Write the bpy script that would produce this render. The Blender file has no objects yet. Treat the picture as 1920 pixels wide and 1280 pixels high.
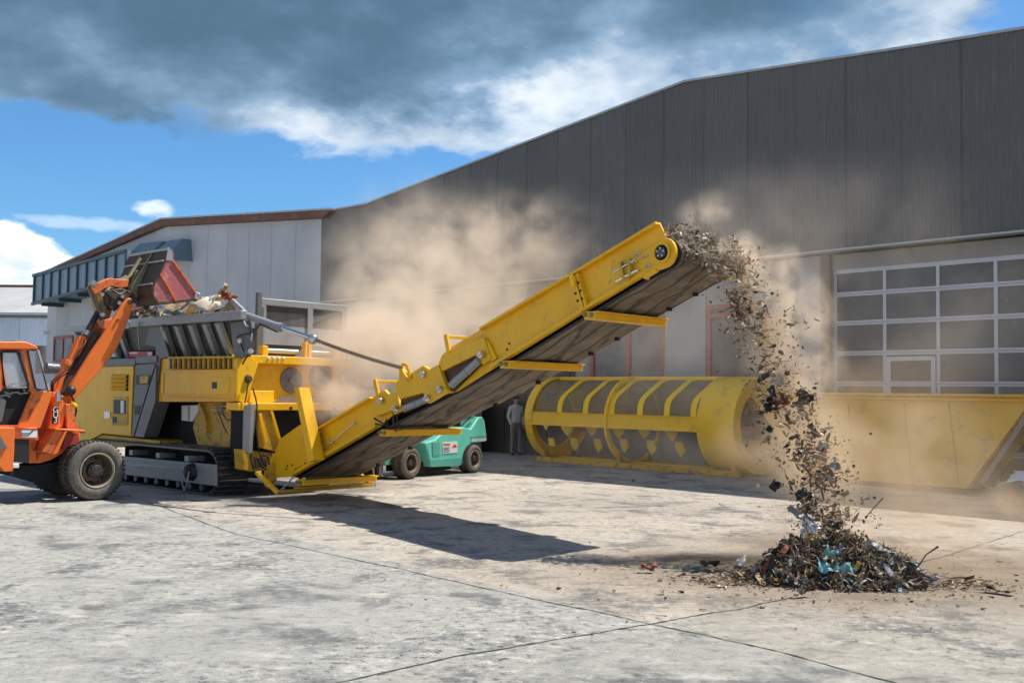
import bpy, bmesh, math, random
from mathutils import Vector, Matrix, noise as mnoise
R = math.radians
scene = bpy.context.scene
COL = scene.collection
random.seed(11)

# ---------------------------------------------------------------- camera
CAM_H, FPX = 1.85, 1930.0
PITCH, ROLL = math.atan(98 / 1930.0), 0.0145
_f = Vector((0, math.cos(PITCH), math.sin(PITCH)))
_u0 = Vector((0, -math.sin(PITCH), math.cos(PITCH)))
_r0 = Vector((1, 0, 0))
_r = _r0 * math.cos(ROLL) + _u0 * math.sin(ROLL)
_u = -_r0 * math.sin(ROLL) + _u0 * math.cos(ROLL)
CAM = Vector((0, 0, CAM_H))
cd = bpy.data.cameras.new("camera"); cam = bpy.data.objects.new("camera", cd); COL.objects.link(cam)
cd.sensor_width = 36; cd.lens = 36 * FPX / 1920; cd.clip_start = 0.05; cd.clip_end = 3000
m3 = Matrix((_r, _u, -_f)).transposed()
cam.matrix_world = Matrix.Translation(CAM) @ m3.to_4x4()
scene.camera = cam

# ---------------------------------------------------------------- sun, exposure
SUNV = Vector((0.525, 0.195, 1.0)).normalized()
sd = bpy.data.lights.new("sun", 'SUN'); sun = bpy.data.objects.new("sun", sd); COL.objects.link(sun)
sd.energy = 5.0; sd.angle = R(0.5); sd.color = (1.0, 0.94, 0.85)
sun.rotation_euler = SUNV.to_track_quat('Z', 'Y').to_euler(); sun.location = (20, 5, 40)
vs = scene.view_settings
vs.view_transform = 'Standard'; vs.look = 'None'; vs.gamma = 1; vs.exposure = 0.42; vs.use_curve_mapping = False
scene.render.engine = 'CYCLES'
cy = scene.cycles
cy.use_denoising = True; cy.volume_bounces = 2; cy.max_bounces = 8; cy.volume_step_rate = 1.0; cy.volume_max_steps = 256
cy.sample_clamp_indirect = 6; cy.use_adaptive_sampling = True; cy.adaptive_threshold = 0.03


# ---------------------------------------------------------------- node helpers
class NT:
    def __init__(s, tree): s.t = tree; s.n = tree.nodes; s.l = tree.links
    def new(s, kind, **kw):
        nd = s.n.new(kind)
        for k, v in kw.items():
            if k == 'inp':
                for i, val in v.items(): s.put(nd, i, val)
            else: setattr(nd, k, v)
        return nd
    def put(s, nd, i, val):
        if isinstance(val, bpy.types.NodeSocket): s.l.new(val, nd.inputs[i])
        else: nd.inputs[i].default_value = val
    def math(s, op, a, b=0.0, c=None, clamp=False):
        nd = s.n.new('ShaderNodeMath'); nd.operation = op; nd.use_clamp = clamp
        s.put(nd, 0, a); s.put(nd, 1, b)
        if c is not None: s.put(nd, 2, c)
        return nd.outputs[0]
    def vmath(s, op, a, b=(0, 0, 0)):
        nd = s.n.new('ShaderNodeVectorMath'); nd.operation = op
        s.put(nd, 0, a); s.put(nd, 1, b)
        return nd.outputs['Value'] if op in ('LENGTH', 'DOT_PRODUCT', 'DISTANCE') else nd.outputs[0]
    def ss(s, x, lo, hi, a=0.0, b=1.0):
        nd = s.n.new('ShaderNodeMapRange'); nd.interpolation_type = 'SMOOTHSTEP'
        s.put(nd, 0, x); s.put(nd, 1, lo); s.put(nd, 2, hi); s.put(nd, 3, a); s.put(nd, 4, b)
        return nd.outputs[0]
    def noise(s, vec, scale, detail=4.0, rough=0.55, dist=0.0, off=None):
        nd = s.n.new('ShaderNodeTexNoise')
        if off is not None: vec = s.vmath('ADD', vec, off)
        s.put(nd, 'Vector', vec); s.put(nd, 'Scale', scale); s.put(nd, 'Detail', detail)
        s.put(nd, 'Roughness', rough); s.put(nd, 'Distortion', dist)
        return nd.outputs[0]
    def mix(s, fac, a, b, mode='MIX'):
        nd = s.n.new('ShaderNodeMix'); nd.data_type = 'RGBA'; nd.blend_type = mode
        s.put(nd, 0, fac)
        for i, v in ((6, a), (7, b)):
            s.put(nd, i, v if isinstance(v, bpy.types.NodeSocket) else (*v[:3], 1.0))
        return nd.outputs[2]
    def ramp(s, fac, pts):
        nd = s.n.new('ShaderNodeValToRGB'); cr = nd.color_ramp
        while len(cr.elements) < len(pts): cr.elements.new(0.5)
        for e, (p, c) in zip(cr.elements, pts):
            e.position = p; e.color = (*c, 1) if isinstance(c, tuple) else (c, c, c, 1)
        s.put(nd, 0, fac)
        return nd.outputs[0]


# ---------------------------------------------------------------- world: sky with clouds
def build_world():
    w = bpy.data.worlds.new("World"); scene.world = w; w.use_nodes = True
    nt = NT(w.node_tree); nt.n.clear()
    out = nt.new('ShaderNodeOutputWorld'); bg = nt.new('ShaderNodeBackground')
    sky = nt.new('ShaderNodeTexSky', sky_type='NISHITA')
    sky.sun_disc = False; sky.sun_elevation = math.asin(SUNV.z); sky.sun_rotation = math.atan2(SUNV.x, SUNV.y)
    sky.air_density = 1.0; sky.dust_density = 0.4; sky.ozone_density = 2.5
    geo = nt.new('ShaderNodeTexCoord'); d = geo.outputs['Generated']
    sep = nt.new('ShaderNodeSeparateXYZ', inp={0: d})
    x, y, z = sep.outputs
    az = nt.math('ARCTAN2', x, y); el = nt.math('ARCSINE', z)
    base = nt.mix(1.0, sky.outputs[0], (0.052, 0.087, 0.112), 'MULTIPLY')
    # stretch noise sideways: clouds seen at a low angle
    vec = nt.new('ShaderNodeCombineXYZ', inp={0: az, 1: nt.math('MULTIPLY', el, 1.9), 2: 0.3}).outputs[0]
    n1 = nt.noise(vec, 3.4, 7, 0.52, 0.0)
    n2 = nt.noise(vec, 11.0, 8, 0.58, 0.0, off=(3, 1, 5))
    n3 = nt.noise(vec, 2.4, 4, 0.5, 0.0, off=(7.3, 2.2, 0))
    def tri(v): return nt.math('SUBTRACT', v, 0.5)
    def A(px): return (math.atan((px - 960) / 1930) + 0.6) / 1.2
    def E(px, py):
        v = _r * (px - 960) / FPX - _u * (py - 640) / FPX + _f; v.normalize(); return math.asin(v.z)
    azn = nt.math('DIVIDE', nt.math('ADD', az, 0.6), 1.2)
    # the great dark cloud: where its under-edge runs
    edge = nt.ramp(azn, [(A(x_), E(x_, y_)) for x_, y_ in ((-100, 200), (0, 205), (250, 232), (450, 262), (650, 272), (880, 262), (1050, 248), (1140, 215), (1200, 250), (1400, 300), (2100, 300))])
    h = nt.math('SUBTRACT', el, edge)
    wob = nt.math('ADD', nt.math('MULTIPLY', tri(n1), 0.10), nt.math('MULTIPLY', tri(n2), 0.075))
    hh = nt.math('ADD', h, wob)
    mask = nt.ss(hh, 0.0, 0.016)
    thick = nt.math('ADD', hh, nt.math('ADD', nt.math('MULTIPLY', tri(n3), 0.22), nt.math('ADD', nt.math('MULTIPLY', tri(n1), 0.30), nt.math('MULTIPLY', tri(n2), 0.14))))
    # right side of the bank is thinner and paler
    rightness = nt.ss(az, -0.05, 0.40)
    thick = nt.math('SUBTRACT', thick, nt.math('MULTIPLY', rightness, 0.0))
    lf = nt.ss(azn, A(560), A(250)); thick = nt.math('ADD', thick, nt.math('MULTIPLY', lf, 0.085))
    band = nt.math('MULTIPLY', nt.math('MULTIPLY', nt.ss(azn, A(380), A(620)), nt.ss(azn, A(1180), A(900))), nt.ss(hh, 0.075, 0.02))
    thick = nt.math('SUBTRACT', thick, nt.math('MULTIPLY', band, 0.06))
    ccol = nt.ramp(nt.ss(thick, -0.03, 0.19), [(0.0, (0.70, 0.76, 0.82)), (0.18, (0.42, 0.52, 0.64)), (0.40, (0.22, 0.335, 0.48)), (0.70, (0.125, 0.215, 0.32)), (1.0, (0.075, 0.14, 0.215))])
    det = nt.math('ADD', 0.82, nt.math('MULTIPLY', n2, 0.36))
    ccol = nt.mix(1.0, ccol, nt.new('ShaderNodeCombineXYZ', inp={0: det, 1: det, 2: det}).outputs[0], 'MULTIPLY')
    # blue gaps far right
    gap = nt.math('MULTIPLY', nt.ss(az, 0.22, 0.44), nt.ss(nt.math('ADD', nt.math('ADD', n1, nt.math('MULTIPLY', n2, 0.5)), nt.ss(az, .36, .46, 0.0, .22)), 0.70, 0.84))
    mask = nt.math('MULTIPLY', mask, nt.math('SUBTRACT', 1.0, nt.math('MULTIPLY', gap, 0.9)))
    # fade the bank overhead so the rest of the dome is broken cloud
    over = nt.ss(nt.math('ADD', nt.math('MULTIPLY', n3, 1.0), nt.ss(el, 0.55, 0.9, 0.0, -0.22)), 0.40, 0.50)
    mask = nt.math('MULTIPLY', mask, nt.math('MAXIMUM', over, nt.math('SUBTRACT', 1.0, nt.ss(el, 0.5, 0.7))))
    front = nt.ss(y, -0.1, 0.25)
    backmask = nt.math('MULTIPLY', nt.ss(n3, 0.46, 0.60), nt.math('SUBTRACT', 1.0, front))
    mask = nt.math('ADD', nt.math('MULTIPLY', mask, front), backmask)
    ccol = nt.mix(front, (0.36, 0.39, 0.43), ccol)
    c = nt.mix(mask, base, ccol)
    # white cumulus low on the left
    e2 = nt.ramp(azn, [(A(x_), E(x_, y_)) for x_, y_ in ((-400, 440), (-100, 380), (20, 402), (70, 432), (120, 462), (170, 478), (215, 530), (260, 700))])
    h2 = nt.math('ADD', nt.math('SUBTRACT', e2, el), nt.math('ADD', nt.math('MULTIPLY', tri(n2), 0.045), nt.math('MULTIPLY', tri(nt.noise(vec, 26, 5, 0.6)), 0.022)))
    m2 = nt.math('MULTIPLY', nt.ss(h2, 0.0, 0.008), nt.ss(azn, A(240), A(150)))
    sh = nt.ss(nt.math('ADD', h2, nt.math('MULTIPLY', tri(n2), 0.20)), 0.02, 0.09)
    c2 = nt.mix(sh, (0.92, 0.93, 0.95), (0.50, 0.62, 0.76))
    c = nt.mix(m2, c, c2)
    # two small wisps
    for (wx, wy, rx, ry, st) in ((290, 393, 0.017, 0.008, 0.75), (175, 420, 0.06, 0.006, 0.35)):
        v = _r * (wx - 960) / FPX - _u * (wy - 640) / FPX + _f; v.normalize()
        a0, e0 = math.atan2(v.x, v.y), math.asin(v.z)
        q = nt.math('ADD', nt.math('POWER', nt.math('DIVIDE', nt.math('ABSOLUTE', nt.math('SUBTRACT', az, a0)), rx), 2.0),
                    nt.math('POWER', nt.math('DIVIDE', nt.math('ABSOLUTE', nt.math('SUBTRACT', el, e0)), ry), 2.0))
        q = nt.math('ADD', q, nt.math('MULTIPLY', tri(nt.noise(vec, 45, 4, 0.6)), 3.0))
        c = nt.mix(nt.math('MULTIPLY', nt.ss(q, 1.6, 0.0), st), c, (0.85, 0.90, 0.95))
    nt.put(bg, 0, c); bg.inputs[1].default_value = 1.0
    nt.l.new(bg.outputs[0], out.inputs[0])
build_world()

# ---------------------------------------------------------------- frames: places measured on the photo, kept as metres
def ray(u, v):
    return (_r * (u - 960) / FPX - _u * (v - 640) / FPX + _f)

def gpt(u, v, z=0.0):
    d = ray(u, v); t = (z - CAM_H) / d.z
    return CAM + d * t

class Frame:
    """ground frame: a runs along the thing, b goes into its depth."""
    def __init__(s, o, a):
        s.o = Vector((o[0], o[1], 0)); n = math.hypot(a[0], a[1])
        s.a = Vector((a[0] / n, a[1] / n, 0)); s.b = Vector((-s.a.y, s.a.x, 0))
        s.rz = math.atan2(s.a.y, s.a.x)
    def px(s, u, v, b=0.0):
        d = ray(u, v); t = (b - (CAM - s.o).dot(s.b)) / d.dot(s.b)
        p = CAM + d * t - s.o
        return (p.dot(s.a), p.z)
    def pl(s, pts, b=0.0): return [s.px(u, v, b) for u, v in pts]
    def pxs(s, u, v, sv):
        d = ray(u, v); t = (sv - (CAM - s.o).dot(s.a)) / d.dot(s.a)
        p = CAM + d * t - s.o
        return (p.dot(s.b), p.z)
    def pls(s, pts, sv): return [s.pxs(u, v, sv) for u, v in pts]
    def p3(s, u, v, b):
        q = s.px(u, v, b); return Vector((q[0], b, q[1]))
    def world(s, v): return s.o + s.a * v[0] + s.b * v[1] + Vector((0, 0, v[2]))
    def local(s, w): w = Vector(w) - s.o; return Vector((w.dot(s.a), w.dot(s.b), w.z))


# ---------------------------------------------------------------- mesh helpers
class MB:
    def __init__(s): s.v = []; s.f = []; s.m = []
    def add(s, vs_, fs, m=0):
        o = len(s.v); s.v.extend([tuple(p) for p in vs_])
        s.f.extend([tuple(i + o for i in f) for f in fs]); s.m.extend([m] * len(fs)); return s
    def box(s, x0, x1, y0, y1, z0, z1, m=0):
        v = [(x, y, z) for x in (x0, x1) for y in (y0, y1) for z in (z0, z1)]
        return s.add(v, [(0, 1, 3, 2), (4, 6, 7, 5), (0, 4, 5, 1), (2, 3, 7, 6), (0, 2, 6, 4), (1, 5, 7, 3)], m)
    def prism(s, pts, y0, y1, m=0):
        n = len(pts)
        v = [(p[0], y0, p[1]) for p in pts] + [(p[0], y1, p[1]) for p in pts]
        return s.add(v, [tuple(range(n)), tuple(range(2 * n - 1, n - 1, -1))] + [(i, (i + 1) % n, n + (i + 1) % n, n + i) for i in range(n)], m)
    def prismx(s, pts, x0, x1, m=0):
        n = len(pts)
        v = [(x0, p[0], p[1]) for p in pts] + [(x1, p[0], p[1]) for p in pts]
        return s.add(v, [tuple(range(n)), tuple(range(2 * n - 1, n - 1, -1))] + [(i, (i + 1) % n, n + (i + 1) % n, n + i) for i in range(n)], m)
    def loft(s, a, b, m=0):
        n = len(a)
        return s.add(list(a) + list(b), [tuple(range(n)), tuple(range(2 * n - 1, n - 1, -1))] + [(i, (i + 1) % n, n + (i + 1) % n, n + i) for i in range(n)], m)
    def tube(s, path, r, n=8, m=0, closed=False):
        path = [Vector(p) for p in path]; k = len(path); rs = r if isinstance(r, (list, tuple)) else [r] * k
        rings = []; up = None
        for i, p in enumerate(path):
            if closed: t = path[(i + 1) % k] - path[i - 1]
            else: t = path[min(i + 1, k - 1)] - path[max(i - 1, 0)]
            t.normalize()
            if up is None:
                up = Vector((0, 0, 1)) if abs(t.z) < 0.9 else Vector((1, 0, 0))
            sx = t.cross(up).normalized(); up = sx.cross(t).normalized()
            rings.append([p + (sx * math.cos(2 * math.pi * j / n) + up * math.sin(2 * math.pi * j / n)) * rs[i] for j in range(n)])
        v = [q for rg in rings for q in rg]; f = []
        for i in range(k if closed else k - 1):
            i2 = (i + 1) % k
            for j in range(n): f.append((i * n + j, i * n + (j + 1) % n, i2 * n + (j + 1) % n, i2 * n + j))
        if not closed: f += [tuple(range(n - 1, -1, -1)), tuple(range((k - 1) * n, k * n))]
        return s.add(v, f, m)
    def cyl(s, p0, p1, r0, r1=None, n=16, m=0): return s.tube([p0, p1], [r0, r0 if r1 is None else r1], n, m)
    def lathe(s, prof, c, n=32, axis='y', m=0):
        v = []; f = []; k = len(prof)
        for i in range(n):
            t = 2 * math.pi * i / n
            for r, h in prof:
                if axis == 'y': v.append((c[0] + r * math.cos(t), c[1] + h, c[2] + r * math.sin(t)))
                elif axis == 'x': v.append((c[0] + h, c[1] + r * math.cos(t), c[2] + r * math.sin(t)))
                else: v.append((c[0] + r * math.cos(t), c[1] + r * math.sin(t), c[2] + h))
        for i in range(n):
            i2 = (i + 1) % n
            for j in range(k - 1): f.append((i * k + j, i * k + j + 1, i2 * k + j + 1, i2 * k + j))
        return s.add(v, f, m)
    def ball(s, c, r, n=10, m=0, sz=1.0):
        prof = [(max(1e-4, r * math.sin(math.pi * j / (n // 2 + 1))), -r * sz * math.cos(math.pi * j / (n // 2 + 1))) for j in range(n // 2 + 2)]
        return s.lathe(prof, c, n, 'z', m)
    def beam(s, p0, p1, w, h, m=0, up=(0, 0, 1)):
        p0 = Vector(p0); p1 = Vector(p1); t = (p1 - p0).normalized(); u = Vector(up)
        sx = t.cross(u).normalized(); u = sx.cross(t).normalized()
        q = [sx * (w / 2) + u * (h / 2), -sx * (w / 2) + u * (h / 2), -sx * (w / 2) - u * (h / 2), sx * (w / 2) - u * (h / 2)]
        return s.loft([p0 + e for e in q], [p1 + e for e in q], m)
    def build(s, name, mat, parent=None, bevel=0.0, smooth=35, seg=2, fix=True):
        me = bpy.data.meshes.new(name); me.from_pydata(s.v, [], s.f)
        mats = mat if isinstance(mat, (list, tuple)) else [mat]
        for m_ in mats: me.materials.append(m_)
        if len(mats) > 1: me.polygons.foreach_set('material_index', s.m)
        if fix:
            bm = bmesh.new(); bm.from_mesh(me); bmesh.ops.recalc_face_normals(bm, faces=bm.faces); bm.to_mesh(me); bm.free()
        if smooth:
            me.shade_smooth(); me.set_sharp_from_angle(angle=R(smooth))
        me.update()
        o = bpy.data.objects.new(name, me); COL.objects.link(o)
        if parent is not None: o.parent = parent
        if bevel:
            b = o.modifiers.new('bevel', 'BEVEL'); b.width = bevel; b.segments = seg; b.limit_method = 'ANGLE'; b.angle_limit = R(40)
        return o

def tag(o, label=None, cat=None, group=None, kind=None):
    if label: o['label'] = label
    if cat: o['category'] = cat
    if group: o['group'] = group
    if kind: o['kind'] = kind
    return o

def root(name, fr, label, cat, group=None, loc=None):
    o = bpy.data.objects.new(name, None); COL.objects.link(o); o.empty_display_size = 0.3
    o.location = fr.o if loc is None else loc; o.rotation_euler = (0, 0, fr.rz)
    return tag(o, label, cat, group)

# ---------------------------------------------------------------- materials
def principled(name):
    m = bpy.data.materials.new(name); m.use_nodes = True
    nt = NT(m.node_tree); b = nt.n['Principled BSDF']
    return m, nt, b

def mat(name, col, rough=0.5, metal=0.0, var=0.15, dirt=None, dirt_amt=0.0, scale=3.0, bump=0.0, bscale=60.0, spec=None, stretch=(1, 1, 1), grime=None):
    """paint or metal with tone variation, dirt patches and a fine surface bump."""
    m, nt, b = principled(name)
    tc = nt.new('ShaderNodeTexCoord').outputs['Object']
    v = nt.vmath('MULTIPLY', tc, stretch)
    n1 = nt.noise(v, scale, 6, 0.6)
    f = nt.math('ADD', 1.0 - var, nt.math('MULTIPLY', n1, var * 2))
    c = nt.mix(1.0, col, nt.new('ShaderNodeCombineXYZ', inp={0: f, 1: f, 2: f}).outputs[0], 'MULTIPLY')
    if dirt:
        n2 = nt.noise(v, scale * 2.7, 8, 0.68, 0.5, off=(4, 9, 2))
        msk = nt.ss(n2, 0.62 - dirt_amt * 0.3, 0.80 - dirt_amt * 0.25, 0.0, min(1.0, 0.45 + dirt_amt))
        c = nt.mix(msk, c, dirt)
    nt.put(b, 'Base Color', c)
    rn = nt.math('ADD', rough - 0.08, nt.math('MULTIPLY', nt.noise(v, scale * 5, 4, 0.6), 0.16), clamp=True)
    nt.put(b, 'Roughness', rn); b.inputs['Metallic'].default_value = metal
    if spec is not None: b.inputs['Specular IOR Level'].default_value = spec
    if bump:
        bp = nt.new('ShaderNodeBump', inp={'Strength': bump, 'Distance': 0.02, 'Height': nt.noise(v, bscale, 5, 0.6)})
        nt.l.new(bp.outputs[0], b.inputs['Normal'])
    return m

YEL = (0.86, 0.455, 0.003)
M = {}
M['yellow'] = mat('yellow_paint', YEL, 0.42, var=0.16, dirt=(0.42, 0.26, 0.07), dirt_amt=0.26, scale=2.6, bump=0.05, stretch=(1.3, 1.3, .6))
M['yellow_dirty_shaded'] = mat('yellow_paint_dirty_shaded', (0.60, 0.34, 0.02), 0.5, var=0.2, dirt=(0.16, 0.10, 0.05), dirt_amt=0.45, scale=2.2, bump=0.05)  # grime, with shade under the body also darkened into the yellow
M['yellow_faded'] = mat('yellow_paint_dusty', (0.94, 0.56, 0.012), 0.5, var=0.12, dirt=(0.5, 0.34, 0.12), dirt_amt=0.3, scale=1.2)
M['yellow_sunlit'] = mat('yellow_paint_sunlit', (0.95, 0.62, 0.015), 0.5, var=0.08)  # sunlight inside the drum painted in as a lighter yellow
M['grey_paint'] = mat('grey_paint', (0.135, 0.135, 0.13), 0.42, var=0.15, dirt=(0.30, 0.27, 0.23), dirt_amt=0.12, scale=2.5)
M['grey_light'] = mat('light_grey_steel', (0.30, 0.31, 0.31), 0.45, 0.2, var=0.15, dirt=(0.16, 0.14, 0.12), dirt_amt=0.25, scale=3)
M['hopper'] = mat('hopper_steel', (0.085, 0.085, 0.08), 0.5, 0.1, var=0.2, dirt=(0.11, 0.09, 0.07), dirt_amt=0.25, scale=2)
M['track_frame'] = mat('track_frame_grey', (0.27, 0.28, 0.26), 0.5, var=0.15, dirt=(0.15, 0.12, 0.09), dirt_amt=0.3, scale=4)
M['shoe'] = mat('track_shoe_steel', (0.10, 0.102, 0.11), 0.34, 0.7, var=0.3, dirt=(0.16, 0.12, 0.09), dirt_amt=0.2, scale=9, bump=0.1)
M['black'] = mat('black_plastic', (0.015, 0.015, 0.016), 0.5, var=0.2, scale=4)
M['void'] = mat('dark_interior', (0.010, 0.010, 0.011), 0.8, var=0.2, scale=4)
M['rubber'] = mat('tyre_rubber', (0.115, 0.10, 0.083), 0.82, var=0.25, dirt=(0.22, 0.19, 0.15), dirt_amt=0.45, scale=4, bump=0.12)
M['tread'] = mat('tyre_tread', (0.04, 0.037, 0.033), 0.85, var=0.3, dirt=(0.17, 0.14, 0.11), dirt_amt=0.3, scale=9, bump=0.2)
M['rim'] = mat('rusty_wheel_rim', (0.16, 0.115, 0.075), 0.55, 0.3, var=0.3, dirt=(0.06, 0.04, 0.03), dirt_amt=0.5, scale=12)
M['rim_edge'] = mat('wheel_rim_lip', (0.42, 0.36, 0.27), 0.5, 0.3, var=0.2, dirt=(0.15, 0.09, 0.05), dirt_amt=0.35, scale=14)
M['hub'] = mat('oily_hub', (0.10, 0.09, 0.085), 0.45, 0.5, var=0.4, dirt=(0.03, 0.02, 0.02), dirt_amt=0.5, scale=20, bump=0.3)
M['orange'] = mat('orange_paint', (0.80, 0.175, 0.025), 0.42, var=0.12, dirt=(0.16, 0.05, 0.03), dirt_amt=0.18, scale=4.0, bump=0.05)
M['orange_worn'] = mat('orange_paint_worn', (0.70, 0.16, 0.035), 0.5, var=0.2, dirt=(0.10, 0.055, 0.04), dirt_amt=0.45, scale=5, bump=0.1)
M['red_dark'] = mat('red_paint', (0.38, 0.05, 0.035), 0.45, var=0.2, dirt=(0.1, 0.04, 0.03), dirt_amt=0.25, scale=4)
M['bucket_red'] = mat('bucket_side_red', (0.42, 0.115, 0.115), 0.6, var=0.25, dirt=(0.60, 0.52, 0.50), dirt_amt=0.30, scale=3.5, bump=0.35, bscale=9)
M['rust'] = mat('rusty_brown_steel', (0.095, 0.062, 0.043), 0.62, 0.35, var=0.4, dirt=(0.26, 0.19, 0.13), dirt_amt=0.3, scale=6, bump=0.25, bscale=24)
M['steel'] = mat('bare_steel', (0.55, 0.55, 0.53), 0.28, 0.9, var=0.15, scale=6)
M['chrome'] = mat('bright_rod', (0.75, 0.75, 0.74), 0.15, 1.0, var=0.05, scale=6)
M['brass'] = mat('grimy_greenish_steel', (0.28, 0.25, 0.13), 0.5, 0.4, var=0.4, dirt=(0.08, 0.06, 0.04), dirt_amt=0.4, scale=12, bump=0.2)
M['chain'] = mat('chain_steel', (0.17, 0.13, 0.10), 0.45, 0.7, var=0.3, scale=20)
M['white'] = mat('white_paint', (0.75, 0.75, 0.74), 0.45, var=0.08, dirt=(0.45, 0.42, 0.38), dirt_amt=0.2, scale=3)
M['redlabel'] = mat('red_label', (0.62, 0.05, 0.05), 0.5, var=0.05)
M['teal'] = mat('turquoise_paint', (0.15, 0.58, 0.45), 0.42, var=0.08, dirt=(0.25, 0.42, 0.36), dirt_amt=0.25, scale=2.5)
M['teal_dark'] = mat('turquoise_paint_lower', (0.10, 0.38, 0.30), 0.5, var=0.1, dirt=(0.14, 0.2, 0.17), dirt_amt=0.35, scale=3)
M['duct'] = mat('duct_blue_grey', (0.17, 0.24, 0.29), 0.45, 0.3, var=0.12, scale=0.8, dirt=(0.28, 0.33, 0.37), dirt_amt=0.25)
M['duct_edge'] = mat('duct_edge_dark', (0.05, 0.085, 0.11), 0.5, 0.2, var=0.1)
M['fascia'] = mat('rusty_brown_fascia', (0.15, 0.062, 0.038), 0.7, var=0.25, dirt=(0.26, 0.13, 0.08), dirt_amt=0.4, scale=1.0)
M['trim'] = mat('pale_metal_trim', (0.42, 0.42, 0.41), 0.35, 0.4, var=0.1)
M['alu'] = mat('aluminium_profile', (0.50, 0.50, 0.53), 0.38, 0.25, var=0.06, scale=2)
M['red_frame'] = mat('red_window_frame', (0.34, 0.06, 0.045), 0.5, var=0.15, scale=3)
M['cloth'] = mat('work_trousers', (0.22, 0.21, 0.20), 0.9, var=0.2, scale=12)

def glass_dark(name, c1, c2):
    m, nt, b = principled(name)
    tc = nt.new('ShaderNodeTexCoord').outputs['Object']
    n = nt.noise(tc, 0.9, 6, 0.6, 0.6)
    isl = nt.new('ShaderNodeNewGeometry').outputs['Random Per Island']
    n = nt.math('ADD', n, nt.math('MULTIPLY', nt.math('SUBTRACT', isl, 0.5), 0.35))
    nt.put(b, 'Base Color', nt.mix(nt.ss(n, 0.3, 0.75), c1, c2))
    nt.put(b, 'Roughness', nt.ss(nt.noise(tc, 1.6, 5, 0.6), 0.3, 0.8, 0.05, 0.4)); b.inputs['IOR'].default_value = 1.5
    return m
M['glass'] = glass_dark('dusty_dark_glass', (0.045, 0.047, 0.05), (0.11, 0.10, 0.09))

def clear_glass(name, tint, alpha):
    m, nt, b = principled(name)
    nt.put(b, 'Base Color', (*tint, 1)); b.inputs['Roughness'].default_value = 0.06
    b.inputs['Alpha'].default_value = alpha
    return m
M['cab_glass'] = clear_glass('cab_glass', (0.55, 0.62, 0.64), 0.28)

def clad_mat(name, col, rib, seam, streak=(0.3, 0.3, 0.3), seamdark=0.5, ribamp=0.25, off=0.0, streak_amt=0.25):
    """vertical profiled sheet: fine ribs, panel seams, chalky streaks."""
    m, nt, b = principled(name)
    tc = nt.new('ShaderNodeTexCoord').outputs['Object']
    sep = nt.new('ShaderNodeSeparateXYZ', inp={0: tc}); x, y, z = sep.outputs
    r = nt.math('SINE', nt.math('MULTIPLY', x, 2 * math.pi / rib))
    fr = nt.math('FRACT', nt.math('DIVIDE', nt.math('ADD', x, off), seam))
    dist = nt.math('MULTIPLY', nt.math('MINIMUM', fr, nt.math('SUBTRACT', 1.0, fr)), seam)
    line = nt.ss(dist, 0.012, 0.03, 1.0, 0.0)
    pid = nt.math('FLOOR', nt.math('DIVIDE', nt.math('ADD', x, off), seam))
    wn = nt.new('ShaderNodeTexWhiteNoise', noise_dimensions='1D', inp={'W': pid})
    n1 = nt.noise(tc, 0.5, 5, 0.6)
    tone = nt.math('ADD', nt.math('ADD', 0.72, nt.math('MULTIPLY', n1, 0.4)), nt.math('MULTIPLY', wn.outputs[0], 0.12))
    c = nt.mix(1.0, col, nt.new('ShaderNodeCombineXYZ', inp={0: tone, 1: tone, 2: tone}).outputs[0], 'MULTIPLY')
    st = nt.noise(nt.vmath('MULTIPLY', tc, (22, 1, 0.9)), 1.0, 5, 0.65)
    st2 = nt.noise(nt.vmath('MULTIPLY', tc, (1.2, 1, 0.8)), 1.0, 4, 0.6, off=(5, 5, 5))
    c = nt.mix(nt.math('MULTIPLY', nt.math('MULTIPLY', nt.ss(st, 0.52, 0.72), nt.ss(st2, 0.38, 0.65)), streak_amt * 2), c, streak)
    c = nt.mix(nt.math('MULTIPLY', line, seamdark), c, tuple(q * 0.25 for q in col))
    nt.put(b, 'Base Color', c); b.inputs['Roughness'].default_value = 0.62
    hgt = nt.math('SUBTRACT', nt.math('MULTIPLY', r, ribamp), nt.math('MULTIPLY', line, 2.0))
    bp = nt.new('ShaderNodeBump', inp={'Strength': 0.9, 'Distance': 0.016, 'Height': hgt})
    nt.l.new(bp.outputs[0], b.inputs['Normal'])
    return m
M['clad_dark'] = clad_mat('dark_profiled_cladding', (0.125, 0.122, 0.116), 0.085, 1.32, (0.25, 0.245, 0.24), 0.14, 0.6, streak_amt=0.25)
M['clad_white'] = clad_mat('pale_wall_sheet', (0.50, 0.50, 0.51), 0.5, 1.9, (0.36, 0.37, 0.38), 0.18, 0.05, streak_amt=0.2)
M['clad_blue'] = clad_mat('pale_corrugated_sheet', (0.56, 0.64, 0.74), 0.34, 3.0, (0.42, 0.48, 0.55), 0.3, 1.6, streak_amt=0.3)
M['shed_roof'] = clad_mat('pale_roof_sheet', (0.42, 0.42, 0.41), 0.9, 2.4, (0.36, 0.36, 0.35), 0.2, 0.1)
M['concrete_wall'] = mat('concrete_wall', (0.30, 0.29, 0.28), 0.85, var=0.15, dirt=(0.19, 0.175, 0.16), dirt_amt=0.35, scale=0.7, bump=0.1, stretch=(1, 1, 0.5))
M['panel_grey'] = mat('grey_wall_panel', (0.31, 0.32, 0.335), 0.6, var=0.08, dirt=(0.22, 0.21, 0.2), dirt_amt=0.25, scale=0.7, stretch=(1.5, 1, 0.4))
M['brown_jamb'] = mat('brown_jamb', (0.13, 0.095, 0.075), 0.7, var=0.2, dirt=(0.2, 0.17, 0.14), dirt_amt=0.3, scale=1.5)
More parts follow.
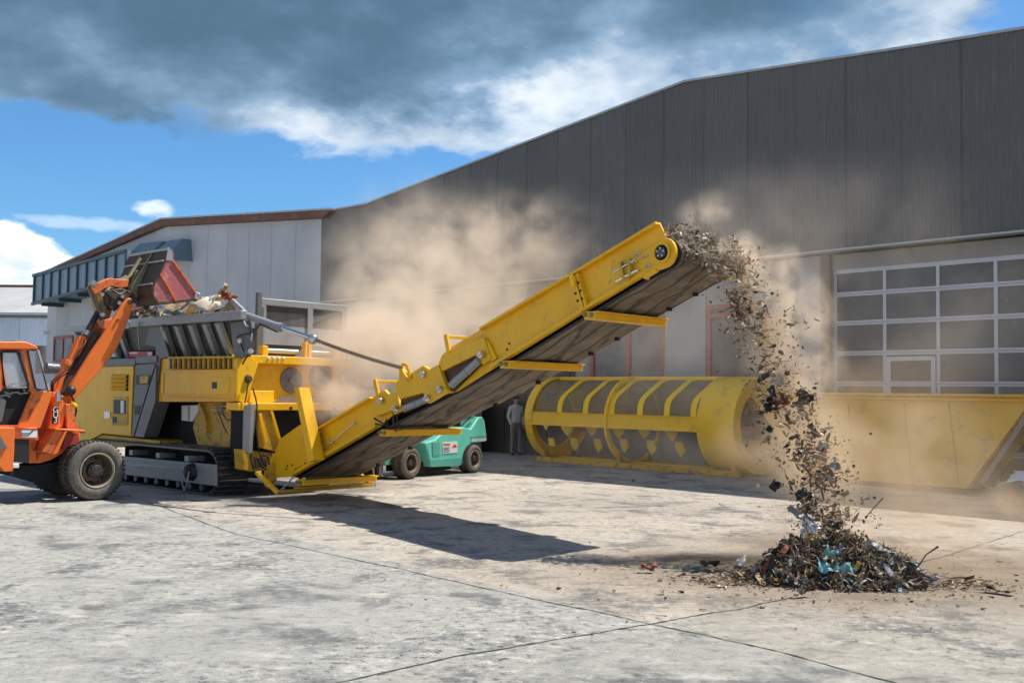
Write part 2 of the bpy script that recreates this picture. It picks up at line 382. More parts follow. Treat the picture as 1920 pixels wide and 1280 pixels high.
M['gate_dark'] = mat('dark_gate', (0.075, 0.065, 0.055), 0.7, var=0.2, dirt=(0.13, 0.11, 0.09), dirt_amt=0.3, scale=0.8)
M['pallet'] = mat('pale_wood', (0.48, 0.42, 0.33), 0.8, var=0.25, dirt=(0.2, 0.17, 0.13), dirt_amt=0.3, scale=6, stretch=(0.3, 3, 3))

def belt_mat():
    m, nt, b = principled('conveyor_belt')
    tc = nt.new('ShaderNodeTexCoord').outputs['Object']
    sep = nt.new('ShaderNodeSeparateXYZ', inp={0: tc}); x, y, z = sep.outputs
    n = nt.noise(tc, 3.2, 7, 0.62, 0.4)
    # dark fold lines and slanting ripples of the belt, sagging scallops
    w = nt.noise(nt.vmath('MULTIPLY', tc, (1.4, 3.2, 1.4)), 1.5, 3, 0.5, 1.5, off=(3, 3, 3))
    rp = nt.math('ABSOLUTE', nt.math('SUBTRACT', nt.math('FRACT', nt.math('ADD', nt.math('MULTIPLY', x, 0.9), nt.math('ADD', nt.math('MULTIPLY', y, 1.5), nt.math('MULTIPLY', w, 0.7)))), 0.5))
    rip = nt.ss(rp, 0.02, 0.13, 1.0, 0.0)
    ln = nt.math('ABSOLUTE', nt.math('SUBTRACT', nt.math('FRACT', nt.math('MULTIPLY', nt.math('ADD', y, nt.math('ADD', nt.math('MULTIPLY', w, 0.07), nt.math('MULTIPLY', x, 0.05))), 2.6)), 0.5))
    ln = nt.ss(ln, 0.02, 0.12, 1.0, 0.0)
    brk = nt.ss(nt.noise(tc, 1.7, 3, 0.5, 0.0, off=(2, 2, 7)), 0.40, 0.55)
    rip = nt.math('MAXIMUM', ln, nt.math('MULTIPLY', rip, brk))
    c = nt.mix(nt.ss(n, 0.3, 0.7), (0.115, 0.086, 0.060), (0.21, 0.165, 0.115))
    c = nt.mix(nt.math('MULTIPLY', rip, 0.8), c, (0.025, 0.018, 0.013))
    nt.put(b, 'Base Color', c); b.inputs['Roughness'].default_value = 0.8
    bp = nt.new('ShaderNodeBump', inp={'Strength': 0.7, 'Distance': 0.03, 'Height': nt.math('ADD', nt.math('MULTIPLY', rip, 0.8), nt.math('MULTIPLY', n, 0.5))})
    nt.l.new(bp.outputs[0], b.inputs['Normal'])
    return m
M['belt'] = belt_mat()

# =============================================================== THE GROUND
# pile centre and the joint lines, measured on the photo
PILE = gpt(1580, 1092)
def ground_mat():
    m, nt, b = principled('worn_concrete_yard')
    tc = nt.new('ShaderNodeTexCoord').outputs['Object']
    p0 = gpt(650, 1280); p1 = gpt(1489, 1118)
    dr = (p1 - p0).normalized(); nrm = Vector((-dr.y, dr.x, 0))
    side = nt.vmath('DOT_PRODUCT', nt.vmath('SUBTRACT', tc, tuple(p0)), tuple(nrm))
    far = nt.ss(side, -0.03, 0.03)
    q0 = gpt(300, 948); q1 = gpt(1220, 1168)
    dq = (q1 - q0).normalized(); nq = Vector((-dq.y, dq.x, 0))
    if nq.y < 0: nq = -nq
    side2 = nt.ss(nt.vmath('DOT_PRODUCT', nt.vmath('SUBTRACT', tc, tuple(q0)), tuple(nq)), -0.03, 0.03)
    big = nt.noise(tc, 0.22, 5, 0.6, 0.3)
    mid = nt.noise(tc, 1.1, 8, 0.66, 0.4, off=(5, 2, 0))
    drag = nt.noise(nt.vmath('MULTIPLY', tc, (1.0, 1.7, 1)), 1.9, 8, 0.70, 0.3, off=(9, 1, 0))
    fine = nt.noise(tc, 16, 8, 0.75, 0.2)
    grain = nt.noise(tc, 90, 3, 0.7)
    c = nt.mix(side2, (0.345, 0.34, 0.31), (0.44, 0.385, 0.32))
    c = nt.mix(nt.math('MULTIPLY', nt.math('SUBTRACT', 1.0, far), 0.6), c, (0.32, 0.31, 0.265))
    c = nt.mix(nt.ss(big, 0.42, 0.66, 0.0, 0.55), c, (0.39, 0.38, 0.34))
    c = nt.mix(nt.ss(mid, 0.49, 0.64, 0.0, 0.85), c, (0.125, 0.13, 0.13))
    c = nt.mix(nt.ss(drag, 0.53, 0.68, 0.0, 0.8), c, (0.52, 0.50, 0.44))
    c = nt.mix(nt.ss(drag, 0.46, 0.32, 0.0, 0.6), c, (0.15, 0.15, 0.14))
    scour = nt.ss(nt.noise(tc, 0.5, 5, 0.6, 0.3, off=(1, 8, 0)), 0.38, 0.62, 0.35, 1.0)
    pit = nt.noise(nt.vmath('MULTIPLY', tc, (1.0, 1.15, 1)), 9, 10, 0.80, 0.3)
    c = nt.mix(nt.math('MULTIPLY', nt.ss(pit, 0.535, 0.60, 0.0, 0.95), scour), c, (0.065, 0.064, 0.058))
    c = nt.mix(nt.math('MULTIPLY', nt.ss(pit, 0.465, 0.40, 0.0, 0.75), scour), c, (0.60, 0.585, 0.52))
    c = nt.mix(nt.ss(fine, 0.58, 0.70, 0.0, 0.5), c, (0.10, 0.095, 0.085))
    c = nt.mix(nt.ss(grain, 0.5, 0.75, 0.0, 0.45), c, (0.09, 0.085, 0.08))
    oil = nt.noise(tc, 0.75, 3, 0.5, 0.0, off=(12, 4, 0))
    c = nt.mix(nt.ss(oil, 0.66, 0.72, 0.0, 0.55), c, (0.07, 0.065, 0.06))
    # brown dust trodden over the right of the yard
    px_ = nt.vmath('DISTANCE', nt.vmath('MULTIPLY', tc, (0.45, 1.0, 1)), ((PILE.x + 1.6) * 0.45, PILE.y + .6, 0))
    wide = nt.ss(nt.math('ADD', px_, nt.math('MULTIPLY', nt.math('SUBTRACT', big, 0.5), 2.5)), 3.2, 0.4)
    c = nt.mix(nt.math('MULTIPLY', wide, 0.68), c, (0.27, 0.195, 0.125))
    # spilt brown fines round the pile and under the conveyor head
    dp = nt.vmath('DISTANCE', nt.vmath('MULTIPLY', tc, (0.72, 1.0, 1)), (PILE.x * 0.72 + 0.1, PILE.y + 0.35, 0))
    spl = nt.ss(nt.math('ADD', dp, nt.math('MULTIPLY', nt.math('SUBTRACT', mid, 0.5), 2.4)), 2.4, 0.3)
    c = nt.mix(nt.math('MULTIPLY', spl, 0.62), c, (0.185, 0.135, 0.085))
    g2 = gpt(1330, 1050)
    dp2 = nt.vmath('DISTANCE', nt.vmath('MULTIPLY', tc, (0.6, 1.0, 1)), (g2.x * 0.6, g2.y, 0))
    spl2 = nt.ss(nt.math('ADD', dp2, nt.math('MULTIPLY', nt.math('SUBTRACT', drag, 0.5), 1.6)), 0.85, 0.1)
    c = nt.mix(nt.math('MULTIPLY', spl2, 0.6), c, (0.10, 0.072, 0.045))
    nt.put(b, 'Base Color', c); nt.put(b, 'Roughness', nt.ss(mid, 0.3, 0.7, 0.72, 0.9)); b.inputs['Specular IOR Level'].default_value = 0.3
    hgt = nt.math('ADD', nt.math('MULTIPLY', nt.math('SUBTRACT', fine, pit), 1.0), nt.math('ADD', nt.math('MULTIPLY', grain, 0.45), nt.math('MULTIPLY', drag, 0.5)))
    bp = nt.new('ShaderNodeBump', inp={'Strength': 0.9, 'Distance': 0.016, 'Height': hgt})
    nt.l.new(bp.outputs[0], b.inputs['Normal'])
    return m
g = MB(); n_ = 8
g.add([(-700, -300, 0), (700, -300, 0), (700, 1200, 0), (-700, 1200, 0)], [(0, 1, 2, 3)])
tag(g.build('ground', ground_mat(), smooth=0), kind='structure')

M['crack'] = mat('joint_dirt', (0.045, 0.038, 0.03), 0.95, var=0.4, scale=8)
def joint(name, pts, w):
    P = [gpt(u, v, 0.004) for u, v in pts]
    path = []
    for a_, b_ in zip(P, P[1:]):
        k = max(2, int((b_ - a_).length / 0.045))
        for i in range(k): path.append(a_.lerp(b_, i / k))
    path.append(P[-1]); v = []; f = []
    for i, p in enumerate(path):
        t = (path[min(i + 1, len(path) - 1)] - path[max(i - 1, 0)]).normalized(); s_ = Vector((-t.y, t.x, 0))
        off = (mnoise.noise(p * 2.2) * 0.03 + mnoise.noise(p * 11) * 0.010)
        ww = w * (0.35 + 0.9 * abs(mnoise.noise(p * 7 + Vector((3, 3, 3)))) + (0.9 if random.random() < 0.06 else 0))
        c = p + s_ * off
        v += [c + s_ * ww, c - s_ * ww]
        if i: f.append((2 * i - 2, 2 * i - 1, 2 * i + 1, 2 * i))
    o = MB(); o.add(v, f); return tag(o.build(name, M['crack'], smooth=0), kind='structure')
joint('pavement_joint', [(150, 905), (300, 948), (440, 1000), (760, 1068), (1000, 1122), (1220, 1168), (1400, 1206), (1600, 1258), (1760, 1300)], 0.012)
joint('pavement_joint', [(450, 1330), (631, 1280), (860, 1228), (1220, 1168), (1400, 1138), (1489, 1118)], 0.013)
joint('pavement_joint', [(1700, 1062), (1789, 1036), (1920, 995), (2100, 940)], 0.012)
joint('pavement_joint', [(0, 1052), (250, 1036), (480, 1020)], 0.005)

# =============================================================== THE HALL (dark gable building, right)
WO = gpt(925, 850)
FW = Frame((WO.x, WO.y), (0.679, -0.734))
def hall():
    r = root('industrial_hall', FW, 'large dark grey hall with profiled cladding, sloping roofline and glazed sectional door', 'building')
    zb = sum(FW.px(u, v)[1] for u, v in ((1920, 427), (1440, 478), (1050, 525), (750, 553))) / 4
    sL = FW.px(603, 450)[0]
    top = FW.pl([(603, 399), (690, 383), (701, 378), (1285, 155), (1730, 87), (1920, 56)])
    slope = (top[5][1] - top[3][1]) / (top[5][0] - top[3][0])
    sR = top[5][0] + 16; top.append((sR, top[5][1] + slope * 16))
    D = 42.0
    c = MB(); c.prism([(sL, zb)] + top + [(sR, zb)], 0.0, 0.25); c.build('cladding', M['clad_dark'], r)
    # roof behind the gable, side walls
    rf = MB()
    low = [(p[0], p[1] - 0.25) for p in top]
    v = [(p[0], 0.25, p[1]) for p in low] + [(p[0], D, p[1]) for p in low]; k = len(low)
    rf.add(v, [(i, i + 1, k + i + 1, k + i) for i in range(k - 1)]); rf.build('roof', M['shed_roof'], r, smooth=0)
    sw = MB(); sw.box(sR - 0.2, sR, 0.25, D, 0, low[-1][1]); sw.box(sL, sL + 0.2, 0.6, D, 0, low[0][1]); sw.box(sL, sR, D, D + 0.2, 0, 8.5)
    sw.build('side_wall', M['clad_dark'], r)
    tr = MB()
    for a_, b_ in zip(top, top[1:]):
        tr.prism([(a_[0], a_[1] + .003), (b_[0], b_[1] + .003), (b_[0], b_[1] + 0.06), (a_[0], a_[1] + 0.06)], -0.05, 0.3)
    tr.build('roof_trim', M['trim'], r)
    fl = MB(); fl.box(sL, sR, -0.06, 0.0 - .002, zb - 0.005, zb + 0.012); fl.box(sL, sR, -0.06, 0.26, zb - 0.03, zb - 0.007)
    fl.build('drip_flashing', M['trim'], r)
    # ground-floor facade, set back
    B = 0.45
    X = lambda u, v=650, b=B: FW.px(u, v, b)[0]
    Z = lambda u, v, b=B: FW.px(u, v, b)[1]
    s_a, s_b = X(870), X(1080)
    w1, w2 = X(1108), X(1247); w3, w4 = X(1326), X(1440)
    p0, p1 = X(1502), X(1545); d0 = X(1563); d1 = d0 + 6 * (X(1769, 600) - X(1668, 600)) + 0.06
    wz0, wz1 = 1.0, 4.2
    wall = MB(); ztop = zb - 0.05
    def seg(x0, x1, z0=0.0, z1=ztop): wall.box(x0, x1, B, B + 0.25, z0, z1)
    seg(sL, s_a); seg(s_a, s_b, Z(1050, 560)); seg(s_b, w1); seg(w1, w2, 0, wz0); seg(w1, w2, wz1); seg(w2, w3); seg(w3, w4, 0, wz0); seg(w3, w4, wz1); seg(w4, p0)
    dz1 = Z(1565, 508)
    seg(p0, d0 - .02); seg(d0 - .02, d1, dz1 + 0.02); seg(d1, sR)
    wall.build('lower_wall', M['concrete_wall'], r)
    pil = MB(); pil.box(p0, p1, B - 0.12, B - .003, 0, ztop); pil.build('pillar', M['panel_grey'], r, bevel=0.01)
    pil = MB(); pil.box(w2 + 0.02, w3 - 0.02, B - 0.05, B - .003, 0, ztop); pil.build('wall_panel', M['panel_grey'], r, bevel=0.01)
    pil = MB(); pil.box(s_a - 1.0, s_a - 0.02, B - 0.1, B - .003, 0, ztop); pil.build('pillar', M['panel_grey'], r, bevel=0.01)
    j = MB(); j.box(p1 + 0.004, d0 - 0.02, B - 0.16, B - .004, 0, ztop); j.build('door_jamb', M['brown_jamb'], r)
    gt = MB(); gt.box(s_a + .003, s_b - .003, B + 0.12, B + 0.2, 0, Z(1050, 560) - .003)
    q = s_a + 0.9
    while q < s_b - .3:
        gt.box(q, q + 0.05, B + 0.09, B + 0.118, 0, Z(1050, 560) - .01); q += 0.95
    gt.build('gate', M['gate_dark'], r)
    # red framed windows
    for (x0, x1, mull, trans) in ((w1, w2, [X(1178)], []), (w3, w4, [], [Z(1345, 592)])):
        f = MB(); t = 0.11
        f.box(x0, x1, B - 0.03, B + 0.1, wz0, wz0 + t); f.box(x0, x1, B - 0.03, B + 0.1, wz1 - t, wz1)
        f.box(x0, x0 + t, B - 0.03, B + 0.1, wz0 + t, wz1 - t); f.box(x1 - t, x1, B - 0.03, B + 0.1, wz0 + t, wz1 - t)
        for q in mull: f.box(q - t / 2, q + t / 2, B - 0.028, B + 0.1, wz0 + t, wz1 - t)
        for q in trans: f.box(x0 + t, x1 - t, B - 0.026, B + 0.1, q - t / 2, q + t / 2)
        fo = f.build('window', M['red_frame'], r, bevel=0.006)
        p = MB(); p.box(x0 + t, x1 - t, B + 0.03, B + 0.05, wz0 + t, wz1 - t); p.build('pane', M['glass'], fo)
    # sectional door
    BD = B + 0.02
    colw = (d1 - d0 - 0.06) / 6; rows = [Z(1565, y) for y in (508, 553, 606.7, 663, 719, 775)]
    rows.append(rows[-1] - 0.75); rows.append(0.0)
    f = MB(); h = 0.055
    for i, z in enumerate(rows): f.box(d0, d1, BD, BD + 0.06, z - (h if i else 0.08), z + (h if i < len(rows) - 1 else 0.09))
    for i in range(7):
        x = d0 + 0.03 + i * colw; f.box(x - 0.04, x + 0.04, BD - 0.003, BD + 0.057, 0.0, rows[0])
    do = f.build('sectional_door', M['alu'], r, bevel=0.006)
    # shadow gaps between sections
    gp = MB()
    for z in rows[1:-1]: gp.box(d0, d1, BD - 0.0035, BD - .001, z - 0.006, z + 0.006)
    gp.build('section_gap', M['grey_paint'], do)
    p = MB(); rn = random.Random(2)
    for i in range(6):
        for j in range(len(rows) - 1):
            x0, x1, z0, z1 = d0 + .03 + i * colw, d0 + .03 + (i + 1) * colw, rows[j + 1], rows[j]; q = [rn.uniform(.022, .034) for _ in range(4)]
            p.loft([(x0 + .002, BD + q[0], z0 + .002), (x1 - .002, BD + q[1], z0 + .002), (x1 - .002, BD + q[2], z1 - .002), (x0 + .002, BD + q[3], z1 - .002)], [(x0 + .002, BD + .045, z0 + .002), (x1 - .002, BD + .045, z0 + .002), (x1 - .002, BD + .045, z1 - .002), (x0 + .002, BD + .045, z1 - .002)])
    p.build('pane', M['glass'], do, smooth=0)
    # wicket door in the second column
    x0 = d0 + 0.03 + colw + 0.05; x1 = x0 + colw - 0.1; zt = rows[3] - 0.09
    w = MB(); t = 0.1
    w.box(x0, x0 + t, BD - 0.03, BD - .004, 0.05, zt); w.box(x1 - t, x1, BD - 0.03, BD - .004, 0.05, zt); w.box(x0, x1, BD - 0.031, BD - .005, zt - t, zt)
    w.box(x0 + t, x1 - t, BD - 0.03, BD - .004, rows[4] - 0.06, rows[4] + 0.06)
    wo = w.build('wicket_door', M['alu'], do, bevel=0.006)
hall()

# =============================================================== THE PALE WAREHOUSE (left)
def warehouse():
    sR = FW.px(603, 450)[0] - 0.03
    s0 = FW.px(88, 600)[0]
    rz = FW.px(612, 400)[1]
    apex = FW.px(300, 418); end = FW.px(85, 517)
    r = root('warehouse', FW, 'pale grey warehouse with rusty brown roof edge and blue grey duct on its front', 'building', loc=FW.world((sR, 0, 0)))
    T = lambda p: (p[0] - sR, p[1])
    L = [T(q) for q in ((sR, 0), (sR, rz), apex, (s0, end[1]), (s0, 0))]
    w = MB(); w.prism(L, 0.02, 0.3); w.build('wall', M['clad_white'], r)
    D = 40
    sw = MB(); sw.box(s0 - sR, s0 - sR + 0.25, 0.3, D, 0, end[1]); sw.build('side_wall', M['clad_white'], r)
    rf = MB(); a_ = T(apex); e_ = T((s0, end[1])); q_ = T((sR, rz))
    rf.add([(e_[0] - .4, 0.3, e_[1]), (a_[0], 0.3, a_[1] + .03), (q_[0], 0.3, q_[1]), (e_[0] - .4, D, e_[1]), (a_[0], D, a_[1] + .03), (q_[0], D, q_[1])], [(0, 1, 4, 3), (1, 2, 5, 4)])
    rf.build('roof', M['fascia'], r, smooth=0)
    f = MB()
    P = [T(FW.px(u, v, -0.25)) for u, v in ((622, 393), (302, 411), (66, 518))]
    Q = [T(FW.px(u, v, -0.25)) for u, v in ((605, 408), (302, 424), (70, 522))]
    f.prism([P[0], P[1], Q[1], Q[0]], -0.25, 0.018); f.prism([P[1], P[2], Q[2], Q[1]], -0.25, 0.018)
    f.build('fascia', M['fascia'], r)
    g_ = MB(); 
    for i in (0, 1): g_.prism([P[i], P[i + 1], (P[i + 1][0], P[i + 1][1] + .07), (P[i][0], P[i][1] + .07)], -0.29, 0.3)
    g_.build('roof_trim', M['trim'], r)
    # window
    b = 0.0
    W4 = [T(FW.px(u, v)) for u, v in ((102, 631), (138, 628), (138, 678), (102, 680))]
    x0, x1, z0, z1 = W4[0][0], W4[1][0], W4[3][1], W4[0][1]
    for (xx0, xx1, z0, z1) in ((x0, x1, z0, z1), (x0 + 5.2, x1 + 5.2, z0, z1)):
        fr = MB(); t = 0.16
        fr.box(xx0, xx1, -0.06, 0.016, z0, z0 + t); fr.box(xx0, xx1, -0.06, 0.016, z1 - t, z1)
        for q in (xx0, (xx0 + xx1) / 2 - t / 2, xx1 - t): fr.box(q, q + t, -0.058, 0.015, z0 + t, z1 - t)
        fo = fr.build('window', M['red_frame'], r)
        p = MB(); p.box(xx0 + t, xx1 - t, -0.02, 0.012, z0 + t, z1 - t); p.build('pane', M['glass'], fo)
    # duct
    bd = -1.3
    tl, tr_ = T(FW.px(64, 517, bd)), T(FW.px(238, 470, bd)); bl, br = T(FW.px(62, 570, bd)), T(FW.px(240, 521, bd))
    zt = (tl[1] + tr_[1]) / 2; zb = (bl[1] + br[1]) / 2
    d = MB()
    d.add([(tl[0], bd, tl[1]), (tr_[0], bd, tr_[1]), (tr_[0], 0.01, tr_[1]), (tl[0], 0.01, tl[1]), (bl[0], bd, bl[1]), (br[0], bd, br[1]), (br[0], 0.01, br[1]), (bl[0], 0.01, bl[1])],
          [(0, 1, 2, 3), (4, 5, 6, 7), (0, 1, 5, 4), (1, 2, 6, 5), (2, 3, 7, 6), (3, 0, 4, 7)])
    do = d.build('ventilation_duct', M['duct'], r)
    rb = MB()
    for u in (66, 82, 97, 113, 129, 146, 163, 181, 199, 217, 236):
        k = (T(FW.px(u, 520, bd))[0] - tl[0]) / (tr_[0] - tl[0]); x = tl[0] + k * (tr_[0] - tl[0])
        za = tl[1] + k * (tr_[1] - tl[1]); zb_ = bl[1] + k * (br[1] - bl[1])
        rb.box(x - 0.07, x + 0.07, bd - 0.09, bd - .003, zb_, za)
    rb.beam((tl[0], bd - .05, tl[1]), (tr_[0], bd - .05, tr_[1]), 0.14, 0.16); rb.beam((bl[0], bd - .05, bl[1]), (br[0], bd - .05, br[1]), 0.14, 0.16)
    rb.build('rib', M['duct_edge'], do)
    for u in (98, 130, 166, 204):
        br_ = MB()
        x = T(FW.px(u, 560, -.6))[0]; zz = bl[1] + (x - bl[0]) / (br[0] - bl[0]) * (br[1] - bl[1]); br_.box(x, x + .12, -1.2, 0.0, zz - 0.2, zz - .01)
        br_.build('bracket', M['duct_edge'], do)
    for (x0, x1, y0, y1) in ((240, 288, 450, 492), (291, 326, 445, 486)):
        h = MB(); b1 = -0.9
        a1, a2, a3, a4 = (T(FW.px(x0 + 5, y0 + 4, b1)), T(FW.px(x1 - 3, y0, b1)), T(FW.px(x1, y1, b1)), T(FW.px(x0, y1, b1)))
        dz = 0.55
        h.loft([(a1[0], b1 + .5, a1[1]), (a2[0], b1 + .5, a2[1]), (a2[0] + .1, b1, a2[1] - dz), (a3[0], b1, a3[1]), (a4[0], b1, a4[1]), (a1[0] - .2, b1, a1[1] - dz)][:3] + [(a3[0], b1, a3[1]), (a4[0], b1, a4[1]), (a1[0] - .2, b1, a1[1] - dz)],
               [(a1[0], 0.015, a1[1]), (a2[0], 0.015, a2[1]), (a2[0] + .1, 0.015, a2[1] - dz), (a3[0], 0.015, a3[1]), (a4[0], 0.015, a4[1]), (a1[0] - .2, 0.015, a1[1] - dz)])
        h.build('hood', [M['duct']], do)
    c = MB(); q = T(FW.px(90, 624)); c.ball((q[0], -0.2, q[1]), 0.13); c.cyl((q[0], -.2, q[1]), (q[0], .01, q[1]), .04); c.build('security_camera', M['white'], r)
warehouse()

# far shed on the left edge
def far_shed():
    o = Vector((-46, 84, 0)); fr = Frame((o.x, o.y), (1, -0.08))
    r = root('storage_shed', fr, 'pale corrugated shed with a light low pitched roof at the left edge', 'building')
    z1 = fr.px(40, 590)[1]; sr = fr.px(92, 600)[0]
    w = MB(); w.box(-30, sr, 0, 25, 0, z1); w.build('wall', M['clad_blue'], r)
    e = MB(); e.box(-30.3, sr + .3, -0.35, 0.0 - .01, z1 - 0.25, z1 - .005); e.build('eave_gutter', M['grey_paint'], r)
    b1 = 14.0; q = fr.px(40, 541, b1)[1]
    rf = MB(); rf.add([(-30.4, -.5, z1), (sr + .4, -.5, z1), (sr + .4, b1, q), (-30.4, b1, q), (-30.4, -.5, z1 + .15), (sr + .4, -.5, z1 + .15), (sr + .4, b1, q + .15), (-30.4, b1, q + .15)],
                      [(0, 1, 2, 3), (4, 5, 6, 7), (0, 1, 5, 4), (1, 2, 6, 5), (2, 3, 7, 6), (3, 0, 4, 7)])
    rf.build('roof', M['shed_roof'], r, smooth=0)
    rc = MB(); rc.box(-30.4, sr + .4, b1 - .2, b1 + .3, q + .1, q + .35); rc.build('ridge_cap', M['fascia'], r)
    p = MB(); x = fr.px(47, 640)[0]; p.cyl((x, -.3, 0), (x, -.3, z1 - 3), .22, n=10); p.build('downpipe', M['grey_paint'], r)
far_shed()

# low lean-to in front of the hall, mostly lost in the dust
def hut():
    o = FW.world((FW.px(655, 700, -1.3)[0], -1.3, 0)); fr = Frame((o.x, o.y), (FW.a.x, FW.a.y))
    r = root('lean_to', fr, 'low lean-to with a sloping roof against the dark hall, veiled in dust', 'shed')
    q = fr.pl([(652, 606), (720, 604), (850, 652)]); L = q[2][0]
    w = MB(); w.prism([(0, 0), (0, q[0][1] - .1), (q[1][0], q[1][1] - .1), (L, q[2][1] - .1), (L, 0)], 0, 1.2); w.build('wall', M['concrete_wall'], r)
    t = MB(); t.prism([(-.1, q[0][1] - .1), (q[1][0], q[1][1] - .1), (L + .1, q[2][1] - .14), (L + .1, q[2][1]), (q[1][0], q[1][1] + .05), (-.1, q[0][1] + .05)], -0.25, 1.25); t.build('roof', M['trim'], r)
    d = MB(); d.box(L * .35, L * .6, -.04, -.003, 0, 2.1); d.build('door', M['gate_dark'], r)
hut()

# =============================================================== THE SHREDDER
MO = gpt(400, 931)
FM = Frame((MO.x, MO.y), (0.73, -0.684))
BW = 2.5                                     # machine width over the tracks
def louvre(mb, x0, x1, z0, z1, n, y, d=0.03):
    hgt = (z1 - z0) / n
    for i in range(n):
        za = z0 + i * hgt
        mb.add([(x0, y, za), (x1, y, za), (x1, y - d, za + hgt * .35), (x0, y - d, za + hgt * .35), (x1, y, za + hgt * .9), (x0, y, za + hgt * .9)], [(0, 1, 2, 3), (3, 2, 4, 5)])

def bolt(mb, c, r=0.02, h=0.02, axis='y', n=6):
    v = Vector((0, -h, 0)) if axis == 'y' else Vector((h, 0, 0))
    mb.cyl(Vector(c), Vector(c) + v, r, n=n)

def make_track(r, b0, b1):
    s1 = FM.px(407, 880)[0] + 0.02; s0 = -5.0; hh = 0.80; rad = 0.38
    x1 = s1 - rad; x0 = s0 + rad
    per = 2 * (x1 - x0) + 2 * math.pi * rad; n = 112
    t = tag(MB().build('track', M['shoe'], r)) if False else None
    sh = MB()
    def at(d):
        d %= per
        if d < x1 - x0: return (x0 + d, rad * 2 + 0.02, (1, 0), (0, 1))
        d -= x1 - x0
        if d < math.pi * rad:
            a_ = math.pi / 2 - d / rad; return (x1 + rad * math.cos(a_), rad + 0.02 + rad * math.sin(a_), (math.sin(a_), -math.cos(a_)), (math.cos(a_), math.sin(a_)))
        d -= math.pi * rad
        if d < x1 - x0: return (x1 - d, 0.02, (-1, 0), (0, -1))
        d -= x1 - x0; a_ = -math.pi / 2 - d / rad
        return (x0 + rad * math.cos(a_), rad + 0.02 + rad * math.sin(a_), (math.sin(a_), -math.cos(a_)), (math.cos(a_), math.sin(a_)))
    for i in range(n):
        x, z, tt, nn = at(i * per / n); w = per / n * 0.46
        def q(u, v): return (x + tt[0] * u + nn[0] * v, z + tt[1] * u + nn[1] * v)
        pts = [q(-w, -0.02), q(w, -0.02), q(w, 0.012), q(w * .35, 0.012), q(w * .2, 0.045), q(-w * .1, 0.045), q(-w * .25, 0.012), q(-w, 0.012)]
        pts = [(a_, max(0.004, b_)) for a_, b_ in pts]
        sh.prism(pts, b0, b1)
        if z > .06: sh.prism([q(w * .16, .0455), q(w * .16, .052), q(-w * .06, .052), q(-w * .06, .0455)], b0 + .004, b1 - .004, 1)
    tr = sh.build('track_shoes', [M['shoe'], M['steel']], r, smooth=0)
    return tr

